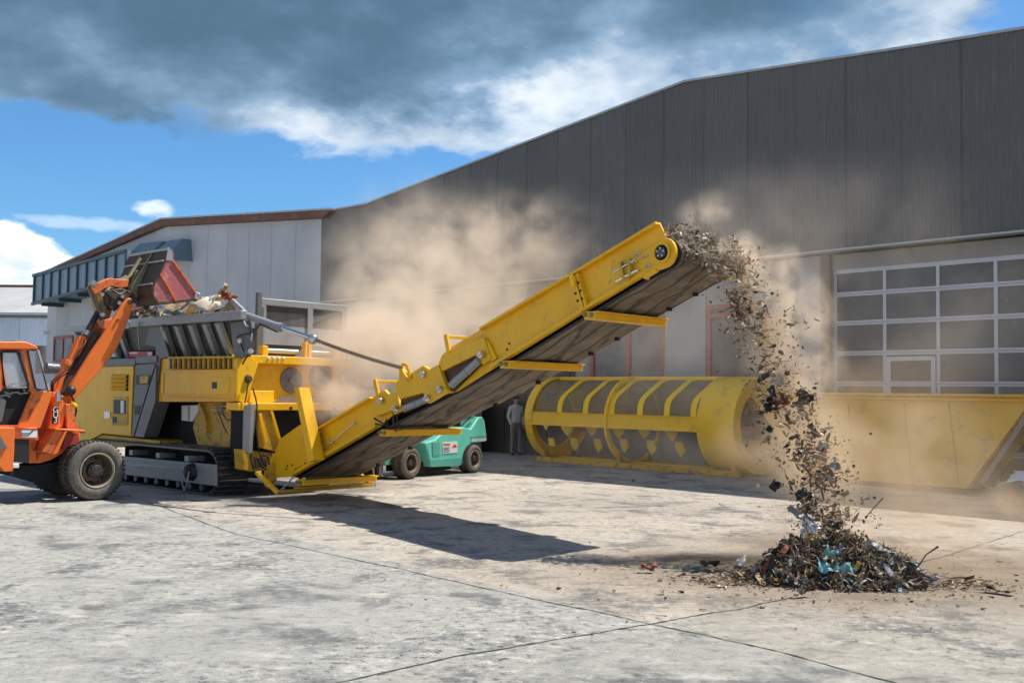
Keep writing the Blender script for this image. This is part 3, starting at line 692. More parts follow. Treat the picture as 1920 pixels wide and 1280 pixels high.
def machine():
    r = root('mobile_shredder', FM, 'yellow and grey tracked shredder with open hopper and long raised discharge conveyor', 'shredder')
    P = lambda *a, b=0.0: FM.pl(a, b)
    # ---- undercarriage
    for b0 in (0.0, BW - 0.62): make_track(r, b0, b0 + 0.62)
    f = MB()
    f.prism(P((150, 843), (232, 855), (405, 871), (405, 911), (235, 890), (150, 880), b=-0.04), -0.04, -0.004)
    fo = f.build('track_frame', M['track_frame'], r, bevel=0.012)
    f = MB(); f.prism(P((150, 862), (404, 880), (404, 883), (150, 866), b=-0.055), -0.055, -0.042); f.build('weld_strip', M['grey_light'], fo)
    rl = MB()
    for i in range(11):
        s_ = -4.4 + i * 0.4; rl.lathe([(0.0, -.03), (0.06, -.03), (0.07, 0.0), (0.07, 0.5), (0.0, 0.5)], (s_, 0.02, 0.13), 14)
    rl.build('track_roller', M['shoe'], fo)
    for u in (248, 298, 352):
        s_, z_ = FM.px(u, 848 + (u - 248) * 0.11); k = MB(); k.box(s_ - .07, s_ + .07, -0.03, 0.3, z_ - .05, z_ + .05); k.build('carrier_roller', M['grey_light'], fo, bevel=0.01)
    d = MB(); c = FM.px(365, 884); d.cyl((c[0], -0.042, c[1]), (c[0], -0.14, c[1]), .16, .13, 20); d.cyl((c[0], -0.14, c[1]), (c[0], -0.19, c[1]), .07, .06, 12)
    for i in range(8): bolt(d, (c[0] + .12 * math.cos(i * .785), -.14, c[1] + .12 * math.sin(i * .785)), .014, .012)
    do = d.build('drive_motor', M['black'], fo)
    h = MB(); e = FM.px(366, 918); h.tube([(c[0] - .05, -.16, c[1]), (c[0] - .07, -.2, e[1] + .12), (c[0] + .02, -.2, e[1]), (c[0] + .1, -.2, e[1] + .14), (c[0] + .09, -.16, c[1] + .02)], 0.016, 8); h.build('hose', M['grey_light'], do)
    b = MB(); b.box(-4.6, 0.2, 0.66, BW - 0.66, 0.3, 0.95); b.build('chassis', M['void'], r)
    # ---- engine house
    b0 = 0.03
    eh = MB(); eh.prism(P((132, 752), (190, 686), (252, 684), (247, 818), (190, 813), (150, 836), (132, 836), b=b0), b0, BW - .1)
    eo = eh.build('engine_house', M['yellow'], r, bevel=0.012)
    ch = MB(); ch.prism(P((150, 834), (192, 815), (300, 826), (300, 832), (160, 840), b=b0 + .05), b0 + .05, BW - .2); ch.build('skirt', M['yellow_dirty_shaded'], r)
    cp = MB(); cp.prism(P((188, 673), (253, 671), (253, 685), (188, 687), b=-.01), -.01, BW - .05); cp.build('top_cover', M['grey_paint'], r, bevel=0.01)
    cp = MB(); cp.prism(P((253, 668), (293, 666), (293, 680), (253, 682), b=0.0), 0.0, BW - .1); cp.build('top_cover', M['grey_paint'], r, bevel=0.01)
    dr = MB(); dr.prism(P((192, 688), (250, 686), (245, 815), (189, 811), b=0.0), 0.0, 0.028); dr.build('engine_door', M['yellow'], r, bevel=0.006)
    do = r.children[-1]
    lv = MB(); q = P((211, 702), (241, 702), (241, 732), (211, 732)); lv.box(q[0][0], q[1][0], -.008, -.001, q[3][1], q[0][1]); lo = lv.build('vent_recess', M['black'], do)
    lv = MB(); louvre(lv, q[0][0] + .01, q[1][0] - .01, q[3][1], q[0][1], 4, -0.010, 0.045); lv.build('louvre', M['yellow'], do, smooth=0)
    q = P((211, 743), (239, 743), (239, 797), (210, 797), b=-.014); hb = MB(); hb.prism(q, -.014, -.001); ho = hb.build('hatch', M['yellow_dirty_shaded'], do, bevel=0.004)
    q = P((213, 749), (236, 750), (236, 776), (213, 775), b=-.018); hb = MB(); hb.prism(q, -.018, -.0145); hb.build('hatch_window', M['black'], ho)
    q = P((226, 751), (232, 751), (232, 774), (226, 774), b=-.021); hb = MB(); hb.prism(q, -.021, -.0185); hb.build('gauge_strip', M['white'], ho)
    q = P((211, 781), (218, 781), (218, 792), (211, 792), b=-.022); hb = MB(); hb.prism(q, -.022, -.0145); hb.build('latch', M['black'], ho)
    q = P((195, 771), (206, 771), (206, 784), (195, 784), b=-.02); hb = MB(); hb.prism(q, -.02, -.001); hb.build('door_handle', M['steel'], do, bevel=.003)
    # grey stair-side panel with the diagonal edge
    gp = MB(); gp.prism(P((254, 683), (291, 681), (250, 818), (247, 818), b=0.008), 0.008, 0.4); gp.build('grey_panel', M['grey_paint'], r, bevel=0.006)
    go = r.children[-1]
    gp = MB(); gp.prism(P((292, 686), (293, 684), (291, 752), (269, 820), (252, 818), b=0.0), 0.0, 0.3); gp.build('grey_panel', M['grey_paint'], r, bevel=0.008)
    q = P((258, 705), (281, 705), (275, 719), (256, 719), b=-.002)
    k = MB(); k.prism(P((255, 703), (282, 703), (279, 721), (255, 721), b=-.003), -.003, .007); k.build('recess', M['black'], go)
    k = MB(); k.prism(P((262, 705), (278, 704), (276, 718), (262, 719), b=-.01), -.01, -.0035); k.build('step_plate', M['yellow_dirty_shaded'], go)
    k = MB(); k.prism(P((252, 760), (263, 760), (259, 776), (252, 777), b=-.003), -.003, .007); k.build('recess', M['black'], go)
    # engine bay opening under the hopper
    eb = MB(); eb.prism(P((205, 652), (292, 650), (292, 672), (203, 674), b=0.25), 0.25, BW - .3); eb.build('engine_bay', M['void'], r)
    k = MB(); k.prism(P((206, 659), (222, 659), (222, 669), (206, 669), b=.2), .2, .246); k.build('label', M['white'], r)
    k = MB(); k.prism(P((236, 659), (286, 659), (286, 669), (236, 669), b=.2), .2, .246); ko = k.build('label', M['redlabel'], r)
    k = MB(); k.prism(P((240, 660), (258, 660), (258, 663), (240, 663), b=.195), .195, .199); k.prism(P((277, 660), (285, 660), (285, 667), (277, 667), b=.195), .195, .199); k.build('label_panel', M['white'], ko)
    # dark gap, white box, chute frame below the shredder box
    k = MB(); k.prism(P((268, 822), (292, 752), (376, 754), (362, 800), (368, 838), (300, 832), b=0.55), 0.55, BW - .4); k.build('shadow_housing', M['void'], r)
    k = MB(); k.prism(P((340, 760), (371, 759), (371, 770), (360, 790), (340, 788), b=.42), .42, .54); wo = k.build('control_box', M['white'], r, bevel=.008)
    k = MB(); k.prism(P((352, 761), (355, 761), (355, 788), (352, 788), b=.41), .41, .419); k.build('box_strip', M['grey_light'], wo)
    k = MB(); k.prism(P((374, 754), (441, 752), (452, 800), (453, 842), (370, 834), (361, 800), b=.46), .46, BW - .5); lo = k.build('lower_housing', M['yellow_dirty_shaded'], r, bevel=.01)  # shade below the shredder box is painted in by this darker, dirty yellow
    for (pa, pb) in (((374, 756), (386, 788)), ((386, 788), (386, 812)), ((433, 756), (452, 800)), ((434, 770), (434, 815)), ((394, 768), (432, 771))):
        a_ = FM.p3(*pa, .40); c_ = FM.p3(*pb, .40); k = MB(); k.beam(a_, c_, .07, .05, up=(0, 1, 0)); k.build('strut', M['yellow_dirty_shaded'], lo, bevel=.006)
    k = MB()
    for (u, v) in ((407, 765), (411, 766), (415, 765)):
        a_ = FM.p3(u, v - 3, .36); c_ = FM.p3(u + 4, v + 12, .36); k.cyl(a_, c_, .018, n=8)
    k.cyl(FM.p3(404, 762, .40), FM.p3(436, 760, .40), .03, n=10); k.build('valve_block', M['steel'], lo)
    k = MB(); k.tube([FM.p3(406, 765, .36), FM.p3(412, 780, .33), FM.p3(420, 800, .36), FM.p3(426, 812, .37)], .012, 6); k.tube([FM.p3(415, 770, .36), FM.p3(424, 786, .33), FM.p3(440, 788, .36)], .011, 6); k.build('hose', M['black'], lo)
    # ---- shredder box (long yellow side)
    k = MB(); k.prism(P((292, 672), (441, 668), (441, 753), (292, 753), b=.07), .07, BW - .07); sb = k.build('shredder_box', M['yellow'], r, bevel=.01)
    k = MB(); k.prism(P((303, 694), (439, 692), (439, 745), (301, 741), b=-.02), -.02, .066); po = k.build('side_panel', M['yellow'], r, bevel=.018)
    k = MB()
    for e in (((303, 694), (439, 692), (439, 696), (303, 698)), ((302, 737), (439, 741), (439, 745), (301, 741)), ((303, 694), (306, 694), (305, 741), (301, 741))): k.prism(P(*e, b=-.04), -.04, -.0205)
    k.build('panel_flange', M['yellow'], po, bevel=.006)
    k = MB(); k.prism(P((397, 707), (431, 706), (428, 738), (397, 738), b=-.03), -.03, -.0205); hp = k.build('hatch', M['yellow'], po, bevel=.004)
    k = MB(); k.prism(P((397, 716), (406, 716), (406, 728), (397, 728), b=-.036), -.036, -.0305); k.build('latch', M['black'], hp)
    k = MB(); k.prism(P((318, 672), (439, 671), (439, 691), (318, 691), b=.04), .04, .068); vo = k.build('vent_recess', mat('recess_brown', (.09, .045, .015), .7), r)
    k = MB()
    for i in range(13):
        u = 323 + i * 9.4; k.prism(P((u, 672), (u + 2.2, 672), (u + 2.2, 691), (u, 691), b=-.01), -.01, .038)
    k.prism(P((314, 669), (440, 667), (440, 671), (314, 672.5), b=-.03), -.03, .04)
    k.build('vent_fins', M['yellow_dirty_shaded'], vo)
    # ---- hopper
    R0, R1 = 0.0, BW - .05
    rimL = FM.px(136, 613); rimR = FM.px(457, 589)
    s0, zr0 = rimL; s1, zr1 = rimR
    zr0 = zr1 = (zr0 + zr1) / 2
    sb0, zb0 = FM.px(205, 671, .45); sb1, zb1 = FM.px(441, 668, .2)
    zb = FM.px(330, 670, .3)[1]; bi0, bi1 = .32, BW - .4; sb1 = FM.px(440, 668, .3)[0]; sb0 = s0 + .6
    def wall_(a_, b_, c_, d_, t):
        n = (Vector(b_) - Vector(a_)).cross(Vector(d_) - Vector(a_)).normalized() * t
        A_ = [Vector(p) for p in (a_, b_, c_, d_)]
        mb = MB(); mb.loft(A_, [p + n for p in A_]); return mb
    c00, c10, c11, c01 = (s0, R0, zr0), (s1, R0, zr0), (s1, R1, zr0), (s0, R1, zr0)
    e00, e10, e11, e01 = (sb0, bi0, zb), (sb1, bi0, zb), (sb1, bi1, zb), (sb0, bi1, zb)
    c11 = (s1 - 1.0, R1, zr0); e11 = (sb1 - .9, bi1, zb)
    for (a_, b_, c_, d_) in ((c00, c10, e10, e00), (c11, c01, e01, e11), (c01, c00, e00, e01)):
        wall_(a_, b_, c_, d_, 0.03).build('hopper_wall', M['hopper'], r)
    ho = MB(); zr = zr0
    um = FM.px(251, 604)[0]
    ho.box(um + .03, s1 + .05, R0 - .09, R0 + .03, zr - .10, zr + .06); ho.box(s0, um - .03, R0 - .08, R0 + .03, zr - .12, zr + .02)
    ho.box(s0 - .03, s0 + .09, R0 + .032, R1 - .03, zr - .10, zr + .03); ho.box(s0, s1 - 1.0, R1 - .028, R1 + .09, zr - .10, zr + .0)
    hro = ho.build('hopper_rim', M['grey_light'], r, bevel=.014)
    # slanted stiffeners on the near wall
    nv = (Vector(c10) - Vector(c00)).cross(Vector(e00) - Vector(c00)).normalized()
    if nv.y > 0: nv = -nv
    for (ut, ub) in ((146, 168), (163, 186), (181, 203), (203, 229), (229, 246), (311, 329), (337, 356), (364, 383), (390, 411), (414, 436)):
        tt = (FM.px(ut, 606)[0] - s0) / (s1 - s0); tb = (FM.px(ub, 668, .3)[0] - sb0) / (sb1 - sb0)
        if tb < 0: tb = 0.01
        top = Vector(c00).lerp(Vector(c10), tt) + Vector((0, 0, -.10)); bot = Vector(e00).lerp(Vector(e10), min(tb, .99)) + Vector((0, 0, .02))
        k = MB(); k.beam(top + nv * .05, bot + nv * .05, .13, .10, up=nv); k.build('stiffener', M['grey_light'], r, bevel=.008)
    # near upright plates
    k = MB(); k.prism(P((273, 612), (300, 610), (300, 668), (290, 684), (292, 752), (291, 752), (290, 668), (262, 655), b=.06), .06, .12) if False else k.prism(P((281, 612), (300, 610), (317, 668), (300, 672), (293, 752), (291, 752), (292, 650), (272, 645), b=.03), .03, .068); k.build('hopper_gusset', M['grey_paint'], r)
    k = MB(); k.prism(P((432, 605), (462, 600), (470, 640), (463, 668), (441, 674), (437, 660), b=.02), .02, .10); k.build('hopper_gusset', M['grey_paint'], r, bevel=.006)
    # rounded end cheek, bolts
    for u in (326, 363, 377, 404, 415, 432): k = MB(); c = FM.p3(u, 666, .0); k.ball(c, .028, 8); k.build('bolt', M['black'], r)
    k = MB(); k.tube([FM.p3(261, 603, -.12), FM.p3(259, 620, -.12), FM.p3(262, 655, -.02)], .018, 6); k.tube([FM.p3(301, 610, -.1), FM.p3(306, 614, -.12), FM.p3(305, 620, -.1)], .014, 6); k.build('hook', M['grey_light'], r)
    # ---- rear (right-hand) face
    S = FM.px(441, 720)[0] + .01
    Q = lambda *a, s=S: FM.pls(a, s)
    k = MB(); k.prismx(Q((441, 672), (466, 664), (481, 682), (471, 712), (459, 757), (440, 750)), S - .05, S + .06)
    k.build('rear_post', M['yellow'], r, bevel=.01)
    S2 = S - .35
    yb = mat('rear_plate_dusty', (.60, .42, .20), .7, var=.15, dirt=(.38, .28, .17), dirt_amt=.4, scale=2)
    k = MB(); q = Q((470, 680), (672, 690)); k.box(S2 - .05, S2, .1, BW - .15, FM.pxs(560, 757, S)[1], FM.pxs(560, 668, S)[1]); k.build('rear_plate', yb, r)
    def bz(u, v, s=S): return FM.pxs(u, v, s)
    zt, zt2 = bz(480, 666)[1], bz(480, 681)[1]
    k = MB(); k.box(S - .28, S + .05, .14, BW - .05, zt2, zt); to = k.build('top_beam', M['yellow'], r, bevel=.01)
    for u in (500, 510, 519, 528, 622, 632, 641, 650): k = MB(); p = bz(u, 672); k.ball((S + .06, p[0], p[1]), .028, 8); k.build('bolt', M['white'], to)
    zl, zl2 = bz(480, 755)[1], bz(480, 769)[1]
    k = MB(); k.box(S - .28, S + .10, .0, BW - .05, zl2, zl); lo = k.build('lower_beam', M['yellow'], r, bevel=.012)
    for u in (545, 583, 626): k = MB(); p = bz(u, 765, S + .1); k.cyl((S + .101, p[0], p[1]), (S + .115, p[0], p[1]), .03, n=10); k.build('bolt_hole', M['black'], lo)
    k = MB(); k.box(S - .2, S - .02, bz(470, 740)[0], bz(515, 740)[0], zl + .003, bz(490, 732)[1]); k.build('bearing_block', M['yellow_faded'], r, bevel=.01)
    k = MB(); a1 = bz(520, 755)[0]; a2 = bz(670, 755)[0]; zz = bz(590, 743)[1]
    k.prismx([(a1, zl + .004), (a1 + .14, zz), (a2, zz), (a2, zl + .004)], S - .15, S - .06); k.build('shaft_cover', mat('cover_grey', (.22, .19, .16), .6), r)
    for (u, v, rp, teeth) in ((547, 713, 25, 30), (603, 706, 27, 32), (655, 714, 24, 30)):
        c = bz(u, v, S - .1); rr = abs(bz(u + rp, v, S - .1)[0] - c[0]) * .98
        rr = abs(bz(u, v - rp, S - .1)[1] - c[1])
        pts = []
        for i in range(teeth * 4):
            t = 2 * math.pi * i / (teeth * 4); q_ = rr * (1.0 if i % 4 in (0, 1) else .90); pts.append((c[0] + q_ * math.cos(t), c[1] + q_ * math.sin(t)))
        k = MB(); k.prismx(pts, S - .20, S - .10); k.cyl((S - .1, c[0], c[1]), (S - .04, c[0], c[1]), rr * .35, rr * .3, 20)
        for i in range(8): bolt(k, (S - .1, c[0] + rr * .6 * math.cos(i * .785), c[1] + rr * .6 * math.sin(i * .785)), .02, .02, 'x')
        k.build('gear_disc', mat('dusty_gear', (.22, .21, .21), .6, .3, var=.25, dirt=(.4, .36, .32), dirt_amt=.3, scale=7), r)
    k = MB(); c = bz(496, 701, S - .2); k.lathe([(0, .16), (.05, .16), (.075, .12), (.08, 0)], (S2, c[0], c[1]), 16, 'x'); k.build('lamp', M['white'], r)
    # uprights above the beam
    for (u0, u1, v0, v1) in ((497, 508, 648, 664), (577, 582, 642, 666), (584, 590, 640, 666), (636, 643, 640, 668)):
        a_, b_ = bz(u0, v1), bz(u1, v0); k = MB(); k.box(S - .2, S - .08, a_[0], b_[0], zt + .003, b_[1]); k.build('upright', M['yellow'], r, bevel=.008)
    k = MB(); a_ = bz(512, 660); b_ = bz(570, 660); k.cyl((S - .2, a_[0], a_[1] + .03), (S - .2, b_[0], a_[1] + .03), .045, n=12); k.cyl((S - .2, bz(592, 660)[0], a_[1] + .03), (S - .2, bz(636, 660)[0], a_[1] + .03), .045, n=12); k.build('roller_tube', M['trim'], r)
    # grey steel screen frame standing on the rear end
    S3 = S - .55
    g = lambda u, v: FM.pxs(u, v, S3)
    k = MB(); zq = (g(490, 566)[1] + g(645, 578)[1]) / 2; l_, m_, r_ = g(491, 600)[0], g(579, 600)[0], g(643, 600)[0]
    zbm = zt - .02
    for q_ in (l_, m_, r_): k.box(S3 - .05, S3 + .05, q_ - .06, q_ + .06, zbm, zq - .06)
    k.box(S3 - .052, S3 + .052, l_ - .07, r_ + .07, zq - .06, zq + .06)
    k.build('screen_frame', M['grey_light'], r, bevel=.01)
    fo = r.children[-1]
    k = MB(); k.box(S3 - .02, S3 + .02, l_ + .063, r_ - .063, zbm + .25, zbm + .95); k.build('screen_panel', M['panel_grey'], fo)
    k = MB(); k.box(S3 - .02, S3 + .02, l_ + .063, r_ - .063, zq - .42, zq - .065); k.build('screen_panel', M['gate_dark'], fo)
    k = MB(); q_ = g(482, 549); k.box(S3 + .02, S3 + .1, q_[0] - .04, q_[0] + .04, zbm, q_[1]); q_ = g(487, 576); k.box(S3 + .02, S3 + .09, q_[0] - .02, q_[0] + .03, zbm, q_[1]); k.build('post', M['grey_paint'], r)
    # lower rear: grey shield, brown plates, dark throat
    k = MB(); k.prism(P((456, 760), (470, 757), (466, 850), (454, 843), b=.12), .12, .2); k.build('shield', M['grey_light'], r, bevel=.01)
    k = MB(); k.prismx(Q((462, 759), (481, 757), (478, 800), (470, 853), (462, 850), s=S + .1), S + .07, S + .1); k.build('shield', M['grey_paint'], r)
    k = MB(); k.prismx(Q((482, 760), (504, 758), (525, 826), (517, 846), (486, 838), s=S + .05), S + .0, S + .05); k.build('side_shield', M['yellow_dirty_shaded'], r)
    k = MB(); k.beam(*[Vector((S + .08, *bz(u, v, S + .08))) for u, v in ((505, 758), (525, 826))], .03, .05); k.beam(*[Vector((S + .08, *bz(u, v, S + .08))) for u, v in ((487, 775), (499, 828))], .02, .06); k.build('shield_edge', M['yellow'], r, bevel=.005)
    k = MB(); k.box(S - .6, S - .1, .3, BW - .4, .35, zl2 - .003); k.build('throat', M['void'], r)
    k = MB(); k.prismx(Q((455, 842), (515, 850), (512, 880), (470, 884), (457, 880), s=S - .02), S - .3, S - .02); k.build('rear_bumper', M['yellow_dirty_shaded'], r, bevel=.01); k = MB(); k.prismx(Q((476, 856), (500, 858), (498, 874), (478, 876), s=S + .0), S - .015, S + .03); k.build('valve_block', M['rust'], r, bevel=.006)
    k = MB()
    k.tube([Vector((S + .13, *bz(u, v, S + .13))) for u, v in ((474, 728), (479, 745), (482, 760), (480, 800), (484, 840), (492, 866), (500, 874))], .014, 6)
    k.tube([Vector((S + .13, *bz(u, v, S + .13))) for u, v in ((466, 712), (462, 740), (459, 756))], .012, 6)
    k.tube([Vector((S + .16, *bz(u, v, S + .16))) for u, v in ((488, 862), (494, 852), (503, 858), (505, 872), (498, 880), (489, 872), (482, 858))], .016, 6)
    k.tube([Vector((S + .16, *bz(u, v, S + .16))) for u, v in ((470, 820), (472, 840), (470, 860), (476, 880))], .02, 6)
    k.build('hose', M['black'], r)
    k = MB(); c = bz(466, 710, S + .07); k.lathe([(0, .05), (.05, .05), (.07, .02), (.08, 0)], (S + .06, c[0], c[1]), 16, 'x'); k.build('cable_gland', M['rust'], r)
    k = MB(); k.tube([FM.p3(444, 632, -.02), FM.p3(452, 628, -.1), FM.p3(470, 624, -.1), FM.p3(483, 615, -.06), FM.p3(487, 606, -.02), FM.p3(500, 612, 0), FM.p3(519, 622, 0)], .014, 6)
    k.tube([FM.p3(450, 640, .0), FM.p3(456, 655, -.05), FM.p3(464, 668, -.06), FM.p3(458, 676, -.03), FM.p3(455, 682, 0)], .016, 6); k.build('hose', M['black'], r)
    k = MB(); k.ball(FM.p3(450, 639, -.02), .045, 10); k.ball(FM.p3(470, 658, .03), .05, 10); k.build('work_lamp', M['white'], r)
    # folding cylinder and chain
    b1 = .12
    cy_ = MB(); cy_.cyl(FM.p3(452, 588, b1), FM.p3(524, 613, b1), .062, n=18); cy_.cyl(FM.p3(520, 612, b1), FM.p3(527, 614, b1), .074, n=18); co = cy_.build('cylinder', M['grey_light'], r, bevel=.004)
    k = MB(); k.cyl(FM.p3(524, 613, b1), FM.p3(582, 633, b1), .035, n=14); k.build('piston_rod', M['chrome'], co)
    k = MB(); k.ball(FM.p3(587, 635.5, b1), .085, 14); k.build('rod_eye', M['steel'], co)
    k = MB(); k.beam(FM.p3(487, 606, b1 + .1), FM.p3(520, 620, b1 + .1), .05, .05); k.build('valve', M['grey_paint'], co)
    k = MB(); k.beam(FM.p3(436, 562, .1), FM.p3(460, 585, .1), .06, .05); k.tube([FM.p3(456, 598, 0), FM.p3(460, 610, -.02), FM.p3(466, 612, 0)], .02, 6); k.build('bracket', M['grey_light'], r, bevel=.005)
    k = MB(); n = 52; p0 = FM.p3(592, 637, b1); p1 = FM.p3(752, 689, .55)
    for i in range(n):
        t0 = i / n; t1 = (i + 1) / n
        sag = lambda t: -.022 * 4 * t * (1 - t)
        a_ = p0.lerp(p1, t0) + Vector((0, 0, sag(t0))); b_ = p0.lerp(p1, t1) + Vector((0, 0, sag(t1)))
        t = (b_ - a_).normalized(); c = (a_ + b_) / 2; L = (b_ - a_).length * .78
        s_ = t.cross(Vector((0, 0, 1))).normalized(); u_ = s_.cross(t)
        w = s_ if i % 2 else u_
        k.tube([c + t * (L * math.cos(q_)) + w * (.026 * math.sin(q_)) for q_ in [2 * math.pi * j / 8 for j in range(8)]], .009, 5, closed=True)
    k.build('chain', M['chain'], r)
    return r
SH = machine()

# ---- discharge conveyor (part of the shredder)
CB0, CW = 0.65, 1.5                       # near face and width across
def conveyor(r):
    B = CB0
    P = lambda *a, b=B: FM.pl(a, b)
    def plate(pts, b, t, mat_, name='side_plate', bevel=.006):
        k = MB(); k.prism(FM.pl(pts, b), b, b + t); return k.build(name, mat_, r, bevel=bevel)
    # line of the upper run
    def mirror(pts, b, t, mat_, name, bevel=.006):
        for bb in (b, b_far(b, t)):
            k = MB(); k.prism(FM.pl(pts, b), bb, bb + t); k.build(name, mat_, r, bevel=bevel)
    def b_far(b, t): return 2 * CB0 + CW - b - t
    tail = [(524, 823), (562, 796), (574, 796), (592, 862), (551, 879), (551, 892), (511, 896), (506, 876)]
    mirror(tail, B, .04, M['yellow'], 'tail_plate')
    low = [(589, 809), (704, 741), (728, 760), (736, 778), (712, 800), (551, 893), (551, 877), (592, 855)]
    mirror(low, B + .05, .03, M['yellow'], 'lower_rail')
    up = [(838, 655), (1070, 517), (1236, 417), (1248, 443), (1262, 470), (1258, 490), (1240, 502), (1225, 508), (1098, 584), (955, 672), (856, 734), (812, 745), (822, 700)]
    k = MB(); k.prism(FM.pl(up, B + .05), B + .05, B + .08); k.build('upper_rail', M['yellow'], r, bevel=.006)
    upf = [(838, 655), (1070, 517), (1150, 485), (1225, 478), (1250, 490), (1240, 502), (1225, 508), (1098, 584), (955, 672), (856, 734), (812, 745), (822, 700)]
    k = MB(); k.prism(FM.pl(upf, B + .05), B + CW - .08, B + CW - .05); k.build('upper_rail', M['yellow'], r, bevel=.006)
    # flanges
    def flange(a_, b_, h, out, name, m_, sides=(0, 1)):
        for far in sides:
            p, q = FM.px(*a_, B + .05), FM.px(*b_, B + .05)
            d = Vector((q[0] - p[0], q[1] - p[1])).normalized(); n = Vector((-d.y, d.x)) * h
            y0, y1 = (B + .05 - out, B + .05 - .0015) if not far else (B + CW - .05 + .0015, B + CW - .05 + out)
            k = MB(); k.prism([p, q, (q[0] + n.x, q[1] + n.y), (p[0] + n.x, p[1] + n.y)], y0, y1); k.build(name, m_, r, bevel=.004)
    flange((1070, 517), (1236, 417), -.035, .09, 'top_flange', M['yellow'], (0,))
    flange((906, 615), (1069, 517.5), -.035, .09, 'top_flange', M['yellow'])
    flange((589, 809), (700, 743.5), -.035, .09, 'top_flange', M['yellow'])
    flange((1098, 584), (1222, 510), .05, .07, 'bottom_flange', M['yellow'])
    flange((925, 690), (1097, 584.6), .05, .07, 'bottom_flange', M['yellow'])
    flange((552, 893), (712, 800), .06, .09, 'bottom_flange', M['yellow'])
    # hinge plates of the folding joints
    plate([(704, 741), (720, 730), (728, 739), (741, 732), (752.6, 770), (739, 777.5), (736, 769), (704, 781)], B - .03, .06, M['yellow'], 'hinge_plate')
    plate([(741, 718), (748, 712), (748, 689), (767, 701.5), (793, 685), (804, 692), (821, 684), (839, 734), (801, 756), (793, 736), (749, 748), (741, 732)], B - .06, .08, M['yellow'], 'hinge_plate')
    plate([(822, 682), (828.5, 665), (839, 657), (852, 652), (906.6, 633), (920.6, 673), (904, 683), (894.6, 663.6), (828, 696)], B - .03, .06, M['yellow'], 'hinge_plate')
    for pts in ([(704, 741), (720, 730), (752.6, 770), (739, 777.5)], [(741, 718), (821, 684), (839, 734), (801, 756), (749, 748)], [(822, 682), (839, 657), (906.6, 633), (920.6, 673), (828, 696)]):
        k = MB(); k.prism(FM.pl(pts, B), B + CW - .03, B + CW + .03); k.build('hinge_plate', M['yellow'], r, bevel=.006)
    # dark gaps behind the cylinders
    k = MB(); k.prism(P((749, 748), (793, 736), (801, 756), (757, 775), b=B + .04), B + .04, B + .049); k.prism(P((828, 697), (895, 664), (905, 682), (852, 735), (838, 726), b=B + .04), B + .04, B + .049); k.build('hinge_recess', M['rust'], r)
    for (a_, b_, rad) in (((757, 766), (800, 748), .048), ((846, 722), (899, 675), .056)):
        p0, p1 = FM.p3(*a_, B - .04), FM.p3(*b_, B - .04); k = MB(); k.cyl(p0, p1, rad, n=16); m_ = p0.lerp(p1, .55); t = (p1 - p0).normalized() * .015; k.cyl(m_, m_ + t, rad + .01, n=16); k.build('folding_cylinder', M['grey_light'], r, bevel=.004)
    k = MB()
    for (u, v) in ((715, 751), (743, 766), (795, 702), (827, 730), (803, 746), (904, 665)):
        c = FM.p3(u, v, B - .06); k = MB(); k.cyl(c, c + Vector((0, -.05, 0)), .05, n=14); k.beam(c + Vector((-.05, -.045, -.02)), c + Vector((.05, -.06, .03)), .03, .03)
        k.build('hinge_pin', M['steel'], r, bevel=.003)
    # shackle and handles
    k = MB(); k.tube([FM.p3(u, v, B - .08) for u, v in ((766, 713), (757, 700), (752, 688), (757, 682), (764, 685), (768, 700), (768, 712))], .028, 8); k.build('shackle', M['yellow'], r)
    for pts in (((710, 746), (703, 711)), ((842, 662), (836, 627))):
        a_, b_ = FM.p3(*pts[0], B - .03), FM.p3(*pts[1], B - .03)
        k = MB(); k.beam(a_, b_, .07, .04, up=(0, 1, 0)); e = Vector((b_.x, B + CW - .04, b_.z)); k.beam(b_ + Vector((0, .0, -.03)), e + Vector((0, 0, -.03)), .045, .045)
        k.beam(Vector((a_.x, B + CW + .03, a_.z)), Vector((b_.x, B + CW + .03, b_.z)), .07, .04, up=(0, 1, 0)); k.build('cross_handle', M['yellow'], r, bevel=.005)
    # leaning square post
    k = MB(); k.prism(FM.pl(((551, 728), (560, 726), (588, 862), (578, 867)), B - .28), B - .28, B - .06); k.build('support_post', M['yellow'], r, bevel=.008)
    # angle rod along the lower rail
    k = MB(); a_ = FM.p3(589, 857, B - .02); b_ = FM.p3(664, 793, B - .02); k.cyl(a_, b_, .014, n=8)
    for t in (0, .45, 1): c = a_.lerp(b_, t); k.ball(c, .03, 8)
    k.build('adjuster_rod', M['steel'], r)
    k = MB(); a_ = FM.px(594, 812, B); k.prism(P((588, 815), (597, 811), (597, 840), (590, 846), b=B - .02), B - .02, B + .045); k.build('gusset', M['yellow_dirty_shaded'], r)
    # cable tangle at the lower folding joint
    k = MB(); rnd = random.Random(4)
    for i in range(2):
        pts = [FM.p3(702 + rnd.uniform(-6, 30), 792 + rnd.uniform(-10, 12), B - .05 - rnd.random() * .08) for _ in range(4)]
        k.tube(pts, .013, 5)
    k.tube([FM.p3(u, v, B - .07) for u, v in ((738, 778), (737, 795), (742, 808), (752, 806), (745, 792), (744, 775))], .012, 6)
    k.build('cable', M['black'], r)
    # pulleys
    hc = FM.px(1243, 474, B); hr = .165; tc_ = FM.px(524, 876, B); tr_ = .14
    k = MB(); k.cyl((hc[0], B + .1, hc[1]), (hc[0], B + CW - .1, hc[1]), hr - .02, n=28); k.cyl((hc[0], B - .02, hc[1]), (hc[0], B + .1, hc[1]), .05, n=12); k.build('head_pulley', M['rust'], r)
    k = MB(); k.cyl((tc_[0], B + .1, tc_[1]), (tc_[0], B + CW - .1, tc_[1]), tr_ - .02, n=24); k.build('tail_pulley', M['rust'], r)
